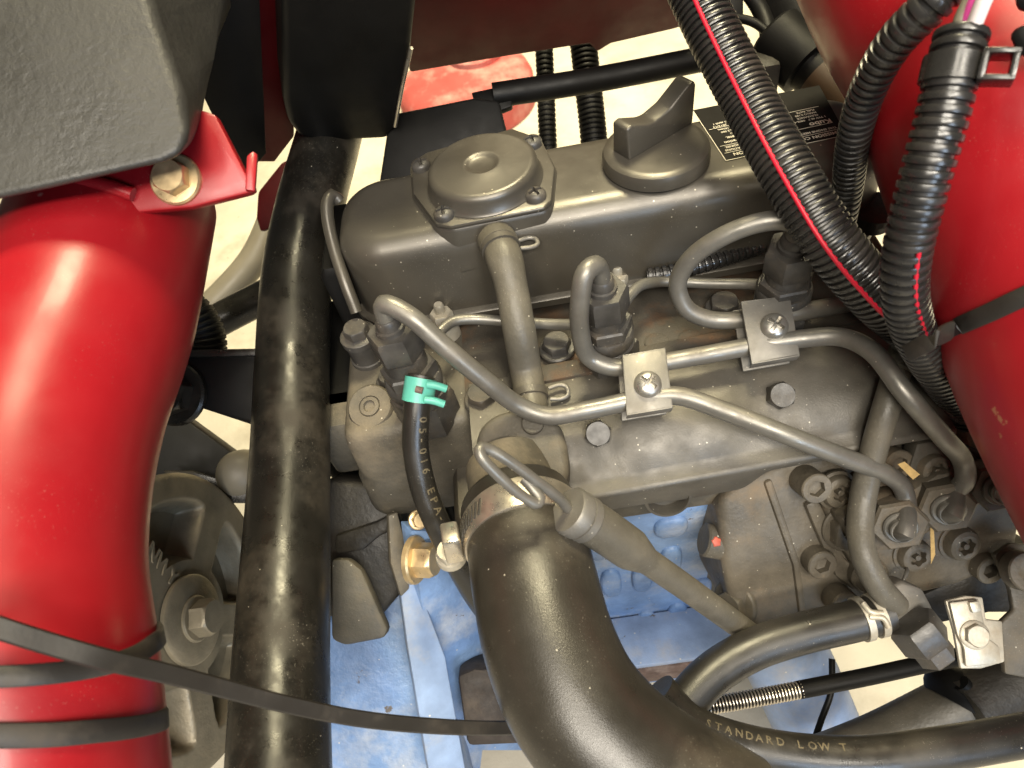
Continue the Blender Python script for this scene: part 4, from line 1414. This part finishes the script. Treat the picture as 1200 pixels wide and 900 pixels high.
plate('black_box', [(840, -40), (872, -40), (872, 28), (850, 34), (830, 20)], Plane(pd(855, 0, 430), (0, -.6, .6)), 20, BLACKS, None, 2, label='small black box at the top edge beside the loom', cat='box')
tube('top_tube', [pd(900, -40, 480), pd(925, 0, 480), pd(960, 60, 470), pd(1000, 130, 455)], 22, BLACKS, None, 28, 4, label='dark tube behind the plug and the red tube', cat='tube')
bm = bmesh.new()
box(bm, pd(880, 92, 410), 14, 10, 12, 4)
add('sensor_body', bm, DARKCAST, None, label='small dark sensor body behind the loom', cat='sensor')
# elbow hose / hardware in the shadow under loom 2
bm = bmesh.new()
lathe(bm, [(9, 0), (9, 6), (12, 6.5), (12, 10), (10, 11)], pz(1020, 262, -40), (0, 0, 1), 30)
add('filler_neck', bm, DARKCAST, None, label='dark round cap in the shadow under the slim loom', cat='cap')

# ================================================================== straps
def band_on(center, r, pts, wid, name, lab, grp=None, th=1.8, extra=(), pre=()):
    """flat strap laid on the red tube: its points sit on the surface towards the camera"""
    out = []
    for x, y in pts:
        # march along the ray to the tube surface
        d0 = ray(x, y)
        t = 120.0
        while t < 330:
            p = CAM + d0 * t
            q_ = min((p - k).length for k in center.p[::3])
            if q_ <= r + .8:
                break
            t += .7
        out.append(CAM + d0 * t)
    pth = Path([pd(*e) for e in pre] + out + [pd(*e) for e in extra], 8)
    bm = bmesh.new()
    cs = center
    sweep(bm, pth, stations(pth, 1, 2.5), flat=(wid, th), up=lambda c: (c - cs.at(cs.near(c))).normalized())
    return add(name, bm, TIE, None, 45, label=lab, cat='cable tie', group=grp)

band_on(RT, 47.5, [(-40, 794), (0, 793), (50, 790), (100, 784), (140, 775), (166, 764), (180, 754)], 5.4, 'cable_tie', 'upper black strap wrapped tight round the red left tube', 'straps on the left tube', 2.2, extra=[(189, 746, 222), (186, 738, 240)])
band_on(RT, 38.6, [(-40, 862), (0, 862), (60, 861), (110, 857), (150, 853), (182, 847)], 6.0, 'cable_tie', 'lower black strap wrapped tight round the red left tube', 'straps on the left tube', 2.2, extra=[(192, 843, 218), (190, 838, 240)])
ST = Path([pd(-60, 714, 176), pd(0, 736, 176), pd(60, 755, 180), pd(120, 772, 185), pd(190, 788, 200), pd(260, 806, 216), pd(330, 824, 230), pd(420, 842, 244), pd(510, 851, 260), pd(600, 853, 285), pd(700, 845, 320)])
bm = bmesh.new()
sweep(bm, ST, stations(ST, 1, 3), flat=(5.4, 3.0), up=lambda c: tocam(c))
add('flat_cable', bm, TIE, None, 45, label='long flat dark cable running from the red tube behind the intake elbow', cat='cable')
band_on(RR, 46.6, [(1122, 383), (1140, 375), (1165, 364), (1188, 353), (1215, 341)], 6.0, 'cable_tie', 'black cable tie strapped round the right red tube', None, 1.8, pre=[(1063, 414, 243), (1090, 400, 234)])
